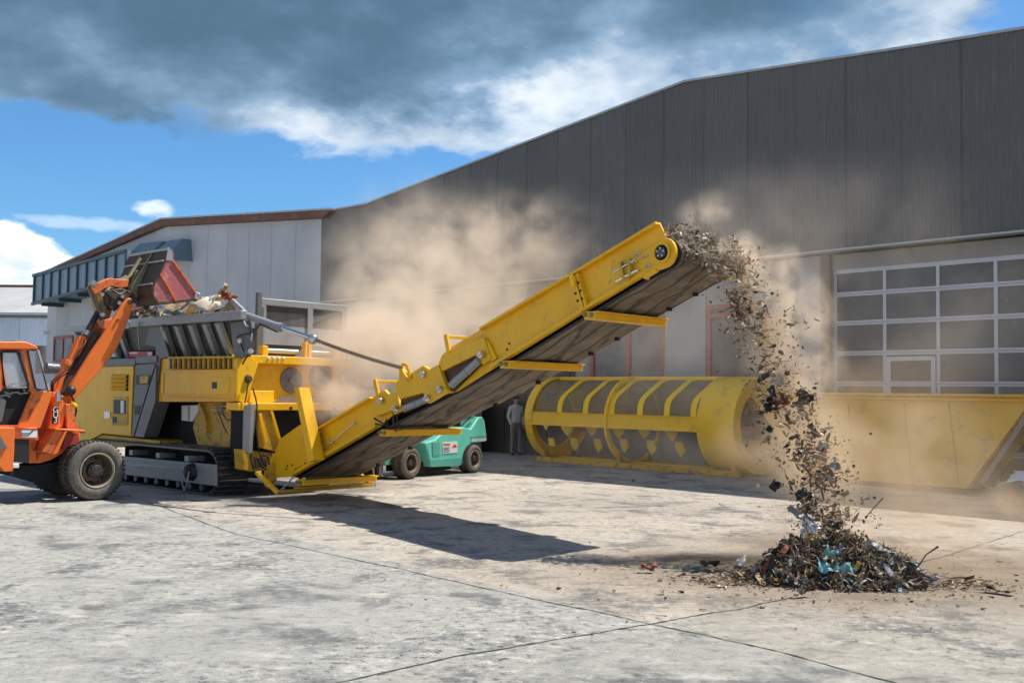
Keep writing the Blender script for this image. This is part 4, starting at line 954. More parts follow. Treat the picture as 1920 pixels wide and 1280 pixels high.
    # head bearing plate, rounded end
    pts = []
    for i in range(15):
        t = R(-75 + i * 150 / 14) + R(30) * 0
        pts.append((hc[0] + .185 * math.cos(t), hc[1] + .185 * math.sin(t)))
    tail_ = FM.pl([(1212, 468), (1176, 488), (1182, 528), (1215, 513)], B)
    k = MB(); k.prism(pts + tail_, B - .012, B + .045); ho = k.build('head_plate', M['yellow'], r, bevel=.008)
    k = MB(); k.prism([(hc[0] + (.185) * math.cos(2 * math.pi * i / 30), hc[1] + .185 * math.sin(2 * math.pi * i / 30)) for i in range(30)], B + CW - .045, B + CW + .012); k.build('head_plate', M['yellow'], r, bevel=.008)
    k = MB(); k.lathe([(.118, 0), (.125, -.03), (.098, -.03), (.094, .0)], (hc[0], B - .013, hc[1]), 32); k.build('bearing_ring', M['yellow'], ho)
    k = MB(); k.lathe([(0, -.008), (.093, -.008), (.093, 0)], (hc[0], B - .0135, hc[1]), 28); k.build('bearing_recess', M['void'], ho)
    k = MB(); k.lathe([(0, -.05), (.05, -.05), (.065, -.03), (.065, -.01)], (hc[0], B - .012, hc[1]), 24)
    for i in range(5): t = i * 2 * math.pi / 5 + .3; k.ball((hc[0] + .05 * math.cos(t), B - .062, hc[1] + .05 * math.sin(t)), .011, 8, 1)
    k.build('shaft_end', [M['shoe'], M['white']], ho)
    for (u, v) in ((1198, 474.5), (1213, 478.5), (1193, 489), (1218, 496), (1196, 507)):
        k = MB(); c = FM.p3(u, v, B - .06); d = (FM.p3(u - 10, v + 6, B - .06) - c); k.cyl(c + d, c, .0075, n=6); k.ball(c, .02, 8); k.build('bolt', M['steel'], ho)
    k = MB()
    for (u, v) in ((1198, 474.5), (1213, 478.5), (1193, 489), (1218, 496), (1196, 507)):
        c = FM.p3(u - 4, v + 2.6, B - .016); d = (FM.p3(u - 10, v + 6, B - .016) - c); k.beam(c - d * .3, c + d, .022, .004, up=(0, 1, 0))
    k.build('slot', M['void'], ho)
    # tensioner
    k = MB(); k.prism(FM.pl(((1166, 487), (1181, 484), (1184, 492), (1180, 524), (1172, 528), (1164, 510)), B - .05), B - .05, B - .035)
    k.prism(FM.pl(((1159, 492), (1163, 490), (1170, 522), (1166, 524)), B - .09), B - .09, B + .04); k.prism(FM.pl(((1175, 486), (1180, 485), (1182, 515), (1178, 518)), B - .09), B - .09, B + .04)
    to = k.build('tensioner', M['yellow_dirty_shaded'], r, bevel=.003)
    k = MB(); k.cyl(FM.p3(1149, 511, B - .07), FM.p3(1190, 487, B - .07), .014, n=8); k.cyl(FM.p3(1154, 527, B - .07), FM.p3(1196, 505, B - .07), .014, n=8); k.build('tension_rod', M['chrome'], to)
    k = MB(); k.prism(FM.pl(((1206, 514), (1228, 503), (1229, 508), (1212, 518), (1210, 524), (1205, 521)), B - .04), B - .04, B + .04); k.build('scraper_bracket', M['yellow'], r, bevel=.004)
    # flanged rail joint and lugs
    for far in (0, 1):
        k = MB(); y0 = B - .03 if not far else B + CW - .04
        k.prism(P((1070, 518), (1076, 515), (1094, 578), (1088, 583), b=B - .03), y0, y0 + .08)
        k.prism(P((1078, 514), (1083, 511), (1100, 574), (1096, 577), b=B - .03), y0, y0 + .08); k.build('rail_joint', M['yellow'], r, bevel=.004)
    k = MB(); k.prism(P((1066, 518), (1073, 516), (1077, 536), (1071, 538), b=B - .09), B - .09, B - .02); k.build('lug', M['yellow_faded'], r, bevel=.004)
    k = MB()
    for (u, v) in ((1084, 530), (1088, 545), (1091, 560), (1079, 550), (1083, 564), (955, 644), (951, 655), (537, 879), (539, 873), (548, 871), (572, 868)):
        c = FM.p3(u, v, B - .035 if u > 1070 else (B + .0495 if u > 900 else B - .002)); k.cyl(c, c + Vector((0, -.005, 0)), .018, n=8)
    k.build('bolt_hole', M['void'], r)
    k = MB(); k.prism(P((906.6, 633), (914, 640), (930, 672), (921, 678), b=B + .0), B, B + .045); k.build('gusset', M['yellow_faded'], r, bevel=.004)
    # belt: closed loop along the underside profile
    below = [FM.px(u, v, B + .08) for u, v in ((560, 893), (712, 806), (806, 757), (855, 733), (955, 678), (1098, 590), (1225, 514))]
    off = .02
    loop = [(p[0], p[1] - off) for p in below]
    hcx, hcz = hc; rr = hr + .015
    ang0 = -58
    for i in range(12): t = R(ang0 + i * 178 / 11); loop.append((hcx + rr * math.cos(t), hcz + rr * math.sin(t)))
    topr = [(p[0] - .08, p[1] + .27) for p in reversed(below)]
    loop += topr
    for i in range(8): t = R(118 + i * 178 / 7); loop.append((tc_[0] + tr_ * math.cos(t), tc_[1] + tr_ * math.sin(t)))
    dense = []
    for i in range(len(loop)):
        a_, b_ = Vector(loop[i]), Vector(loop[(i + 1) % len(loop)]); n = max(1, int((b_ - a_).length / .12))
        for j in range(n): dense.append(a_.lerp(b_, j / n))
    k = MB(); y0, y1 = B + .085, B + CW - .085; ny = 14
    v = []; f = []
    N = len(dense)
    for i, p in enumerate(dense):
        bottom = i < N * .5
        for j in range(ny + 1):
            y = y0 + (y1 - y0) * j / ny; e = abs(j / ny - .5) * 2
            sag = .02 * math.sin(p.x * 7.0 + e * 2.4 + math.sin(p.x * 2.3)) * (1 - e ** 4) if bottom and i > 2 else 0
            v.append((p.x, y, p.y + sag))
    for i in range(N):
        for j in range(ny): a_ = i * (ny + 1) + j; b_ = ((i + 1) % N) * (ny + 1) + j; f.append((a_, a_ + 1, b_ + 1, b_))
    k.add(v, f); bo = k.build('belt', M['belt'], r, smooth=60)
    sm = bo.modifiers.new('thickness', 'SOLIDIFY'); sm.thickness = .014; sm.offset = 0
    ed = MB()
    for i in range(int(N * .52)):
        p = dense[i]; q_ = dense[i + 1]
        ed.beam((p.x, y0 + .01, p.y - .012), (q_.x, y0 + .01, q_.y - .012), .03, .035)
    ed.build('belt_edge', M['black'], bo)
    # far edge strip of the belt / rail lower edge seen from below, fixings
    k = MB()
    for i, (u, v) in enumerate(((600, 872), (660, 838), (820, 752), (900, 708), (1000, 650), (1050, 620), (1150, 560), (1200, 530))):
        c = FM.px(u, v, B); k.box(c[0] - .03, c[0] + .03, B + CW - .3, B + CW - .25, c[1] - .07, c[1] - .02)
    k.build('return_roller_bracket', M['black'], r)
    # cross members under the belt
    for (u, v, h) in ((1100, 586, .085), (942, 678, .085), (716, 806, .09), (561, 899, .085)):
        c = FM.px(u, v, B); k = MB()
        k.box(c[0] - .02, c[0] + .17, B - .03, B + CW + .03, c[1] - .09, c[1] - .01)
        k.box(c[0] + .0, c[0] + .22, B - .03, B + CW + .03, c[1] - .012 + .004, c[1] + .012)
        o = k.build('cross_member', M['yellow'], r, bevel=.004)
        for dx, dz in ((0, -.03), (.1, -.04)): q = MB(); q.ball((c[0] + dx, B - .04, c[1] + dz), .033, 8); q.build('bolt', M['brass'], o)
    # ground guard at the tail
    G0 = B - .35
    k = MB(); a_ = FM.p3(482, 886, G0); b_ = FM.p3(522, 924, G0); c_ = FM.p3(552, 892, G0)
    k.beam(a_, b_, .06, .07, up=(0, 1, 0)); k.build('tail_guard', M['yellow'], r, bevel=.006)
    k = MB(); k.cyl(b_, c_, .014, n=8); k.build('guard_rod', M['steel'], r); k = MB(); k.cyl(a_ + Vector((0, -.03, 0)), a_ + Vector((0, .08, 0)), .03, n=10); k.build('guard_pin', M['steel'], r); k = MB(); e = Vector((b_.x, B + CW + .1, b_.z)); k.cyl(e + Vector((.12, 0, .0)), e + Vector((.05, 0, .34)), .014, n=8); k.build('guard_rod', M['steel'], r)
    k = MB(); k.beam(b_ + Vector((.0, .03, .02)), e + Vector((.0, 0, .02)), .05, .05); k.beam(e + Vector((.02, 0, .02)), Vector((a_.x + .15, e.y, a_.z)), .06, .07, up=(0, 1, 0))
    k.beam(b_ + Vector((.16, .2, .08)), e + Vector((.14, -.05, .08)), .04, .03); k.build('tail_guard', M['yellow_dirty_shaded'], r, bevel=.006)
    k = MB(); k.prism(FM.pl(((495, 876), (508, 870), (508, 900), (500, 915), (494, 908)), B - .1), B - .1, B + .02); k.build('tail_bracket', M['yellow_dirty_shaded'], r, bevel=.006)
conveyor(SH)

# =============================================================== THE ORANGE LOADER
def wheel(r, name, c, R0, w, side, hubm=None):
    """wheel with its axle along the frame's b axis; side=-1 faces the viewer."""
    k = MB(); s = side
    prof = [(R0 * .60, 0), (R0 * .63, s * .02), (R0 * .72, s * .035), (R0 * .86, s * .03), (R0 * .95, s * .005), (R0 * .985, -s * .03), (R0 * .985, -s * (w - .03)), (R0 * .93, -s * w), (R0 * .70, -s * (w + .02)), (R0 * .58, -s * w), (R0 * .55, -s * w * .5), (R0 * .58, -s * .01), (R0 * .60, 0)]
    k.lathe(prof, c, 56); wo = k.build('wheel', M['rubber'], r, smooth=50)
    k = MB(); n = 44
    for i in range(n):
        for row, (y0, y1, ph) in enumerate(((0.012, .42, 0), (.58, .985, .5))):
            t0 = 2 * math.pi * (i + ph) / n; dt = 2 * math.pi / n * .27; sk = .10 * (1 if row else -1)
            v = []
            for yy, so in ((y0, 0), (y1, sk)):
                for (rr, q) in ((R0 * .965, -1), (R0 * 1.012, -.85), (R0 * 1.012, .85), (R0 * .965, 1)):
                    t = t0 + q * dt + so; v.append((c[0] + rr * math.cos(t), c[1] - s * yy * w, c[2] + rr * math.sin(t)))
            k.loft(v[:4], v[4:])
    k.build('tread', M['tread'], wo, smooth=0)
    k = MB()
    k.lathe([(R0 * .595, s * .012), (R0 * .60, s * .025), (R0 * .565, s * .028), (R0 * .545, s * .01), (R0 * .53, -s * .05)], c, 48); k.build('rim_lip', M['rim_edge'], wo)
    k = MB()
    k.lathe([(R0 * .545, -s * .0), (R0 * .50, -s * .09), (R0 * .42, -s * .15), (R0 * .30, -s * .13), (R0 * .12, -s * .13), (0, -s * .13)], c, 48); ro = k.build('rim', M['rim'], wo)
    k = MB(); k.lathe([(R0 * .27, -s * .13), (R0 * .25, -s * .05), (R0 * .20, -s * .035), (R0 * .19, s * .0), (R0 * .10, s * .01), (0, s * .01)], c, 24)
    for i in range(10):
        t = i * .628; p = Vector((c[0] + R0 * .225 * math.cos(t), c[1] - s * .045, c[2] + R0 * .225 * math.sin(t))); k.cyl(p, p + Vector((0, s * .03, 0)), R0 * .028, n=6)
        if i % 2: 
            t += .3; p = Vector((c[0] + R0 * .13 * math.cos(t), c[1], c[2] + R0 * .13 * math.sin(t))); k.cyl(p, p + Vector((0, s * .02, 0)), R0 * .03, n=6)
    k.build('hub', hubm or M['hub'], wo, bevel=.002)
    k = MB()
    for i in range(6): t = i * 1.047 + .35; p = Vector((c[0] + R0 * .40 * math.cos(t), c[1] - s * .147, c[2] + R0 * .40 * math.sin(t))); k.cyl(p, p + Vector((0, s * .006, 0)), R0 * .055, n=10)
    k.build('rim_hole', M['void'], ro)
    return wo

LO = gpt(180, 938)
FL = Frame((LO.x, LO.y), (0.684, 0.73))
def crumple(n, m, w, h, amp, seed, fold=.5):
    """a torn, bent sheet: vertices and faces round the origin."""
    rnd = random.Random(seed); off = Vector((rnd.random() * 50, rnd.random() * 50, rnd.random() * 50))
    v = []; f = []
    for i in range(n + 1):
        for j in range(m + 1):
            x = (i / n - .5) * w; y = (j / m - .5) * h
            e = 1.0 + .28 * mnoise.noise(Vector((i * .9, j * .9, seed * 3.1)))
            p = Vector((x * e, y * e, 0)); q = p * (2.2 / max(w, h)) + off
            z = amp * (mnoise.noise(q * 1.1) * 1.3 + abs(mnoise.noise(q * 2.3)) * .9 + mnoise.noise(q * 5) * .3)
            bend = fold * (x / w) ** 2 * w
            v.append((p.x + amp * .3 * mnoise.noise(q * 3 + off), p.y + amp * .3 * mnoise.noise(q * 3 - off), z + bend))
    for i in range(n):
        for j in range(m): a_ = i * (m + 1) + j; f.append((a_, a_ + m + 1, a_ + m + 2, a_ + 1))
    return v, f

def loader():
    r = root('wheel_loader', FL, 'old orange wheel loader tipping its raised bucket over the hopper', 'loader')
    P = lambda *a, b=0.0: FL.pl(a, b)
    def pl(name, pts, b, t, m_, par=None, bevel=.01):
        k = MB(); k.prism(FL.pl(pts, b), b, b + t); return k.build(name, m_, par or r, bevel=bevel)
    RR = FL.px(180, 826)[1] / 2 * .995
    TR = 1.56
    wheel(r, 'wheel', (0, 0.0, RR * 1.012), RR, .40, -1)
    wheel(r, 'wheel', (0, TR, RR * 1.012), RR, .40, 1)
    for b_, s_ in ((0.0, -1), (TR, 1)): wheel(r, 'wheel', (-2.35, b_, RR * 1.012), RR, .40, s_, M['orange_worn'])
    k = MB(); k.cyl((0, .2, RR), (0, TR - .2, RR), .13, n=16); k.ball((0, TR / 2, RR), .26, 14); k.build('axle', M['hub'], r)
    k = MB(); k.cyl((-2.35, .2, RR), (-2.35, TR - .2, RR), .13, n=16); k.build('axle', M['hub'], r)
    # front frame with fender
    W0, W1 = .42, TR - .42
    pl('front_frame', ((54, 826), (72, 823), (84, 800), (96, 745), (100, 734), (112, 741), (131, 742), (142, 790), (150, 812), (150, 830), (95, 862), (74, 868), (54, 868)), W0, W1 - W0, M['orange'])
    pl('front_cheek', ((103, 743), (120, 752), (126, 755), (118, 800), (97, 806), (92, 800)), .28, .13, M['orange'])
    pl('front_cheek', ((123, 757), (134, 757), (146, 800), (126, 806)), .24, .17, M['orange_worn'])
    pl('front_recess', ((82, 757), (99, 750), (92, 800), (80, 842), (70, 862), (68, 835)), .395, .024, M['red_dark'], bevel=0)
    k = MB(); a_ = P((104, 802), (160, 806), (160, 810), (104, 806), b=.0); k.prism(a_, 0.0, .42); fo = k.build('fender', M['orange'], r, bevel=.01)
    k = MB(); k.prism(P((104, 806), (120, 808), (97, 851), (79, 846), b=.06), .06, .42); k.build('fender_side', M['orange_worn'], fo, bevel=.006)
    k = MB(); k.prism(P((122, 809), (126, 808), (108, 850), (98, 852), b=.0), .0, .42); k.build('fender_edge', M['orange'], fo, bevel=.006)
    k = MB(); k.prism(P((124, 812), (146, 812), (150, 830), (134, 834), (118, 842), b=.30), .30, .40); k.build('fender_inner', M['red_dark'], fo)
    pl('fender', ((104, 802), (160, 806), (160, 812), (104, 808)), TR - .42, .42, M['orange'])
    # chassis, black box, orange base
    pl('chassis', ((-40, 868), (60, 872), (100, 866), (140, 850), (100, 912), (30, 892), (-40, 884)), .5, TR - 1.0, M['void'])
    pl('battery_box', ((27, 822), (55, 824), (55, 868), (27, 866)), .12, .3, M['black'])
    pl('body_side', ((-150, 800), (28, 801), (27, 850), (24, 883), (8, 884), (-6, 868), (-60, 842), (-150, 842)), .06, TR - .12, M['orange'])
    pl('body_side', ((28, 801), (70, 802), (73, 826), (54, 823), (27, 822)), .10, TR - .2, M['orange'])
    k = MB(); k.prism(P((70, 803), (28, 801), (28, 804), (70, 806), b=.085), .085, .098); k.build('body_rib', M['red_dark'], r)
    pl('stripe_panel', ((28, 812), (41, 812), (41, 816), (28, 816)), .092, .006, M['redlabel'], bevel=0)
    st = pl('stripe_panel', ((41, 805), (70, 805), (69, 820), (41, 819)), .09, .008, M['white'], bevel=0)
    for pts in (((41, 811), (55, 811), (63, 805), (66, 805), (56, 813), (41, 813)), ((41, 815), (52, 815), (60, 809), (62, 809), (53, 817), (41, 817))): pl('stripe', pts, .086, .003, M['grey_paint'], st, 0)
    pl('step', ((24, 869), (36, 869), (36, 877), (24, 877)), .08, .3, M['white'])
    k = MB(); k.prism(P((0, 815), (9, 832), (13, 838), (13, 842), (-6, 842), (-8, 815), b=.02), .02, .06) ; k.build('rear_light_guard', M['grey_paint'], r)
    # cab
    cb0, cb1 = .20, TR - .2
    def both(name, pts, t, m_, bevel=.008):
        pl(name, pts, cb0, t, m_, bevel=bevel)
        k = MB(); k.prism(FL.pl(pts, cb0), cb1 - t, cb1); k.build(name, m_, r, bevel=bevel)
    k = MB(); k.prism(FL.pl(((-90, 643), (0, 640), (48, 640), (68, 648), (72, 651), (71, 655), (-90, 653)), cb0 - .05), cb0 - .05, cb1 + .05); ro = k.build('cab_roof', M['orange'], r, bevel=.03, seg=3)
    k = MB(); k.prism(FL.pl(((20, 640), (26, 637.5), (38, 638), (52, 643), (50, 645), (22, 641)), cb0 + .3), cb0 + .3, cb1 - .3); k.build('roof_hatch', M['grey_paint'], ro, bevel=.01)
    both('cab_pillar', ((41, 652), (52, 652), (68, 729), (72, 733), (61, 735), (56, 730)), .06, M['orange'])
    both('cab_pillar', ((-6, 652), (0, 652), (6, 729), (-2, 735)), .06, M['orange'])
    both('cab_sill', ((-90, 653), (42, 655), (41, 659), (-90, 659)), .05, M['red_dark'])
    # quarter window with black seal and pale edge
    for bb in (cb0 + .02, cb1 - .03):
        k = MB(); k.prism(FL.pl(((51, 657), (71, 657), (90, 730), (68, 729)), cb0), bb, bb + .008); k.build('quarter_window', M['cab_glass'], r)
    k = MB(); k.tube([FL.p3(u, v, cb0 + .0) for u, v in ((51, 657), (60, 655.5), (71, 657), (90, 730), (72, 731), (66, 727))], .018, 6, closed=True); k.build('window_seal', M['black'], r)
    k = MB(); k.beam(FL.p3(71.5, 657, cb0 - .01), FL.p3(92, 731, cb0 - .01), .035, .03); k.build('windscreen_edge', M['alu'], r)
    a_, b_, = FL.p3(71, 655, cb0), FL.p3(91, 731, cb0)
    k = MB(); k.add([a_, b_, (b_.x, cb1, b_.z), (a_.x, cb1, a_.z)], [(0, 1, 2, 3)]); k.build('windscreen', M['cab_glass'], r)
    # door opening: frame, glass above, dark void and controls below
    k = MB(); k.tube([FL.p3(u, v, cb0 + .0) for u, v in ((2, 661), (6, 659), (31, 659), (35, 663), (54, 722), (50, 727), (12, 728), (8, 722))], .022, 6, closed=True); k.build('door_seal', M['black'], r)
    k = MB(); k.prism(FL.pl(((2, 660), (33, 660), (54, 726), (9, 728)), cb0), cb0 + .01, cb0 + .018); k.build('door_window', M['cab_glass'], r)
    k = MB(); k.beam(FL.p3(33, 659, cb1 - .02), FL.p3(47, 728, cb1 - .02), .05, .04); k.beam(FL.p3(37, 659, cb1 - .04), FL.p3(52, 728, cb1 - .04), .02, .02); k.build('door_post', M['black'], r)
    pl('door_void', ((0, 728), (58, 726), (58, 746), (34, 797), (-40, 797), (-40, 728)), cb0 + .06, TR - .55, M['void'], bevel=0)
    k = MB(); k.beam(FL.p3(60, 738, cb0 - .01), FL.p3(34, 798, cb0 - .01), .05, .03); k.beam(FL.p3(34, 798, cb0 - .01), FL.p3(-40, 799, cb0 - .01), .05, .03); k.build('door_frame', M['orange_worn'], r)
    pl('cab_side', ((58, 732), (98, 734), (94, 752), (83, 782), (76, 802), (70, 803), (28, 801), (34, 799), (62, 742)), cb0 - .02, TR - .38, M['orange'])
    pl('side_mark', ((56, 767), (63, 765), (54, 787), (53, 785)), cb0 - .032, .011, M['red_dark'], bevel=0)
    pl('side_mark', ((66, 737), (74, 735), (76, 750), (64, 757), (60, 750)), cb0 - .03, .008, M['orange_worn'], bevel=0)
    k = MB(); k.tube([FL.p3(u, v, .6) for u, v in ((12, 724), (24, 719), (38, 718), (50, 719), (56, 723))], .013, 6); k.tube([FL.p3(u, v, .75) for u, v in ((14, 724), (28, 727), (44, 725), (54, 719))], .012, 6); k.build('steering_wheel', M['black'], r)
    k = MB()
    rnd = random.Random(8)
    for i in range(9): a_ = FL.p3(8 + i * 5.5, 738 + rnd.uniform(-6, 6), cb0 + .03); k.cyl(a_, a_ + Vector((rnd.uniform(-.12, .12), 0, rnd.uniform(-.05, .1))), .012, n=6)
    k.build('control_levers', M['grey_light'], r)
    k = MB(); k.prism(FL.pl(((-20, 745), (2, 742), (12, 752), (4, 790), (-20, 795)), cb0 + .02), cb0 + .02, cb0 + .055); k.build('seat', M['grey_paint'], r, bevel=.01)
    # mirror, upper exhaust stack
    k = MB(); c = FL.p3(97, 690, cb0 - .15); k.ball(c, .10, 14, sz=.75); k.cyl(c + Vector((-.09, 0, 0)), c + Vector((.10, .0, .0)), .095, .08, 16); mo = k.build('mirror', mat('mirror_shell', (.10, .11, .10), .4), r)
    k = MB(); k.tube([FL.p3(84, 690, cb0 - .02), FL.p3(92, 695, cb0 - .1)], .014, 6); k.build('mirror_arm', M['black'], mo)
    k = MB(); a_ = FL.p3(76, 700, cb1 + .1); b_ = FL.p3(76, 648, cb1 + .1); k.cyl(a_, b_, .09, n=14); k.build('air_stack', M['grey_paint'], r)
    # column with lettering plate
    dk = pl('lettering_plate', ((99, 762), (110, 762), (109, 794), (98, 794)), .265, .012, M['void'], bevel=0)
    for i, ch in enumerate("GU3"):
        cu = bpy.data.curves.new('t', 'FONT'); cu.body = ch; cu.size = .13; cu.extrude = .003; cu.align_x = 'CENTER'; cu.align_y = 'CENTER'
        to = bpy.data.objects.new('t', cu); COL.objects.link(to); me = bpy.data.meshes.new_from_object(to); bpy.data.objects.remove(to)
        c = FL.p3(104.3, 768 + i * 10, .26); o = bpy.data.objects.new('letter', me); COL.objects.link(o); me.materials.clear(); me.materials.append(M['white'])
        o.parent = dk; o.location = c; o.rotation_euler = (R(90), R(0), 0)
    k = MB(); k.cyl(FL.p3(109, 752, .30), FL.p3(109, 737, .30), .06, .05, 14); k.cyl(FL.p3(109, 738, .30), FL.p3(109, 733, .30), .035, n=12); k.build('ram_end', M['steel'], r)
    # lift arms
    A0 = .36; A1 = TR - .36 - .09
    arm = ((128, 730), (150, 694), (172, 659), (203, 614), (233, 566), (241, 558), (248, 560), (251, 570), (245, 588), (237, 611), (222, 648), (210, 668), (186, 696), (150, 738), (136, 752), (130, 745))
    ao = pl('lift_arm', arm, A0, .09, M['orange'], bevel=.012)
    k = MB(); k.prism(FL.pl(arm, A0), A1, A1 + .09); k.build('lift_arm', M['orange'], r, bevel=.012)
    k = MB()
    for (u, v, q) in ((129, 735, .055), (220, 600, .02), (243, 566, .04)): c = FL.p3(u, v, A0); k.cyl(c, c + Vector((0, -.04, 0)), q, n=16)
    k.build('pin', M['rust'], ao)
    k = MB(); c = FL.p3(130, 732, A0); k.ball(c + Vector((0, -.05, 0)), .085, 12); k.tube([c, FL.p3(141, 757, .3), FL.p3(143, 770, .28), FL.p3(139, 785, .28)], .016, 6); k.build('pivot_boot', M['black'], r)
    k = MB(); k.cyl(FL.p3(135, 756, .28), FL.p3(142, 762, .28), .04, n=10); k.build('grease_cap', M['yellow'], r)
    k = MB(); k.box(*sorted((FL.px(195, 640, .6)[0], FL.px(188, 640, .6)[0] + .12)), A0 + .09, A1, FL.px(190, 650, .6)[1], FL.px(190, 630, .6)[1]); k.build('arm_cross_tube', M['orange_worn'], r, bevel=.01)
    # lift ram between the arms, orange guard
    pl('ram_guard', ((100, 726), (110, 705), (126, 680), (150, 630), (160, 628), (164, 638), (150, 664), (133, 684), (120, 712), (112, 740), (103, 740)), .62, .16, M['orange'])
    pl('ram_sleeve', ((120, 681), (126, 672), (137, 684), (131, 688)), .60, .2, M['orange_worn'])
    k = MB(); k.cyl(FL.p3(116, 738, .72), FL.p3(183, 625, .72), .10, n=14); k.build('lift_ram', M['rust'], r)
    pl('arm_web', ((112, 742), (140, 690), (170, 650), (205, 605), (222, 585), (210, 640), (150, 722), (128, 745)), .86, .05, M['red_dark'])
    k = MB(); k.tube([FL.p3(u, v, .5) for u, v in ((96, 735), (97, 715), (110, 705), (124, 693))], .013, 6); k.tube([FL.p3(u, v, .48) for u, v in ((99, 736), (100, 718), (113, 707), (128, 697))], .013, 6); k.tube([FL.p3(u, v, .45) for u, v in ((128, 697), (141, 672), (155, 650), (160, 636))], .012, 6); k.build('hose', M['black'], r)
    # tilt linkage
    k = MB(); k.beam(FL.p3(168, 536, .55), FL.p3(196, 605, .55), .07, .05, up=(0, 1, 0)); k.beam(FL.p3(196, 603, .55), FL.p3(187, 618, .55), .05, .05, up=(0, 1, 0)); k.build('tilt_link', M['rust'], r, bevel=.006)
    k = MB(); k.cyl(FL.p3(184, 585, .62), FL.p3(160, 628, .62), .05, n=12); k.build('tilt_ram', M['black'], r)
    k = MB(); k.cyl(FL.p3(184, 585, .62).lerp(FL.p3(160, 628, .62), .82), FL.p3(160, 628, .62), .053, n=12); k.build('ram_collar', M['steel'], r)
    pl('tilt_lever', ((169, 537), (184, 530), (206, 521), (222, 523), (242, 524), (240, 538), (226, 540), (211, 537), (196, 541), (187, 548), (178, 552)), .52, .14, M['orange_worn'])
    pl('bell_crank', ((170, 538), (190, 545), (196, 562), (204, 590), (206, 610), (196, 618), (186, 600), (178, 572)), .60, .12, M['brass'])
    pl('grease_patch', ((180, 549), (190, 546), (194, 560), (186, 566), (180, 560)), .585, .012, mat('yellow_patch', (.75, .38, .03), .5), bevel=.003)
    pl('link_block', ((196, 545), (228, 540), (250, 548), (262, 570), (240, 578), (214, 580), (200, 570)), .50, .55, M['rust'])
    k = MB(); k.cyl(FL.p3(172, 535, .45), FL.p3(176, 527, .45), .07, n=14); k.build('hook_head', M['grey_light'], r)
    k = MB(); k.tube([FL.p3(u, v, .48) for u, v in ((200, 548), (210, 560), (205, 575), (214, 582), (226, 572), (222, 556))], .02, 6); k.tube([FL.p3(u, v, .46) for u, v in ((212, 545), (224, 552), (238, 545), (246, 556))], .018, 6); k.build('hose', M['black'], r)
    k = MB()
    for (u, v) in ((228, 556), (222, 568), (250, 572), (191, 590), (190, 552)): c = FL.p3(u, v, .47); k = MB(); k.cyl(c, c + Vector((0, -.04, 0)), .035, n=12); k.build('pin', M['steel'], r)
    pl('tilt_link', ((233, 560), (244, 540), (252, 520), (256, 506), (262, 508), (258, 524), (250, 545), (240, 563)), .70, .08, M['brass'])
    pl('knuckle', ((196, 600), (210, 596), (213, 612), (203, 622), (194, 614)), .42, .2, M['orange_worn'])
    # bucket
    B0, B1 = .02, 1.50
    bk = [(317, 467), (309, 489), (299, 514), (288, 532), (285, 543), (287, 556), (296, 568), (330, 566), (369, 561)]
    prof = FL.pl(bk, B0); inner = []
    for i, p in enumerate(prof):
        a_ = Vector(prof[max(i - 1, 0)]); b_ = Vector(prof[min(i + 1, len(prof) - 1)]); t = (b_ - a_).normalized(); inner.append((p[0] - t.y * .03, p[1] + t.x * .03))
    k = MB(); k.prism(prof + inner[::-1], B0, B1); bo = k.build('bucket', M['rust'], r, bevel=.005)
    side = ((316, 469), (323, 470), (325, 489), (346, 520), (368, 551), (369, 560), (330, 565), (297, 566), (288, 554), (287, 543), (290, 533), (301, 514), (311, 489))
    k = MB(); k.prism(FL.pl(side, B0 + .03), B0 + .008, B0 + .034); so = k.build('side_wall', M['bucket_red'], bo, bevel=.004)
    k = MB(); k.prism(FL.pl(side, B0 + .03), B1 - .034, B1 - .008); k.build('side_wall', M['bucket_red'], bo, bevel=.004)
    k = MB(); k.prism(FL.pl(((315, 467), (322, 469), (324, 489), (311, 488)), B0), B0 - .004, B0 + .006); k.build('corner_plate', M['trim'], so)
    k = MB()
    for pq in (((324, 489), (348, 522), (370, 553)), ((301, 514), (318, 542), (330, 565)), ): 
        pts = [FL.p3(u, v, B0 - .008) for u, v in pq]
        for a_, b_ in zip(pts, pts[1:]): k.beam(a_, b_, .035, .025, up=(0, 1, 0))
    k.build('side_rib', M['orange_worn'], so, bevel=.004)
    k = MB(); k.prism(FL.pl(((296, 568), (372, 557), (374, 560), (362, 565), (298, 572)), B0), B0 - .01, B1 + .01); k.build('cutting_edge', M['rust'], bo, bevel=.004)
    # ribs on the bucket back
    k = MB()
    for t_ in (.26, .55): 
        i = 1 if t_ < .4 else 3; p = prof[i]; k.beam((p[0] - .03, B0, p[1]), (p[0] - .03, B1, p[1]), .03, .03)
    p = prof[0]; k.beam((p[0] - .01, B0, p[1]), (p[0] - .01, B1, p[1]), .05, .05); k.build('back_rib', M['grey_light'], bo, bevel=.003)
    for yy in (.55, .95):
        k = MB(); k.prism([(prof[0][0] - .02, prof[0][1]), (prof[2][0] - .02, prof[2][1]), (prof[5][0] - .02, prof[5][1]), (prof[5][0] - .16, prof[5][1] + .05), (prof[3][0] - .12, prof[3][1])], yy, yy + .04); k.build('hanger', M['brass'], bo, bevel=.004)
    k = MB(); k.tube([(prof[2][0] - .10, 1.0, prof[2][1]), (prof[3][0] - .28, 1.0, prof[3][1]), (prof[5][0] - .45, .9, prof[5][1])], .05, 8)
    k.tube([(prof[1][0] - .05, .8, prof[1][1] + .1), (prof[2][0] - .16, .78, prof[2][1]), (prof[4][0] - .4, .72, prof[4][1])], .035, 8); k.build('linkage_rod', M['brass'], bo)
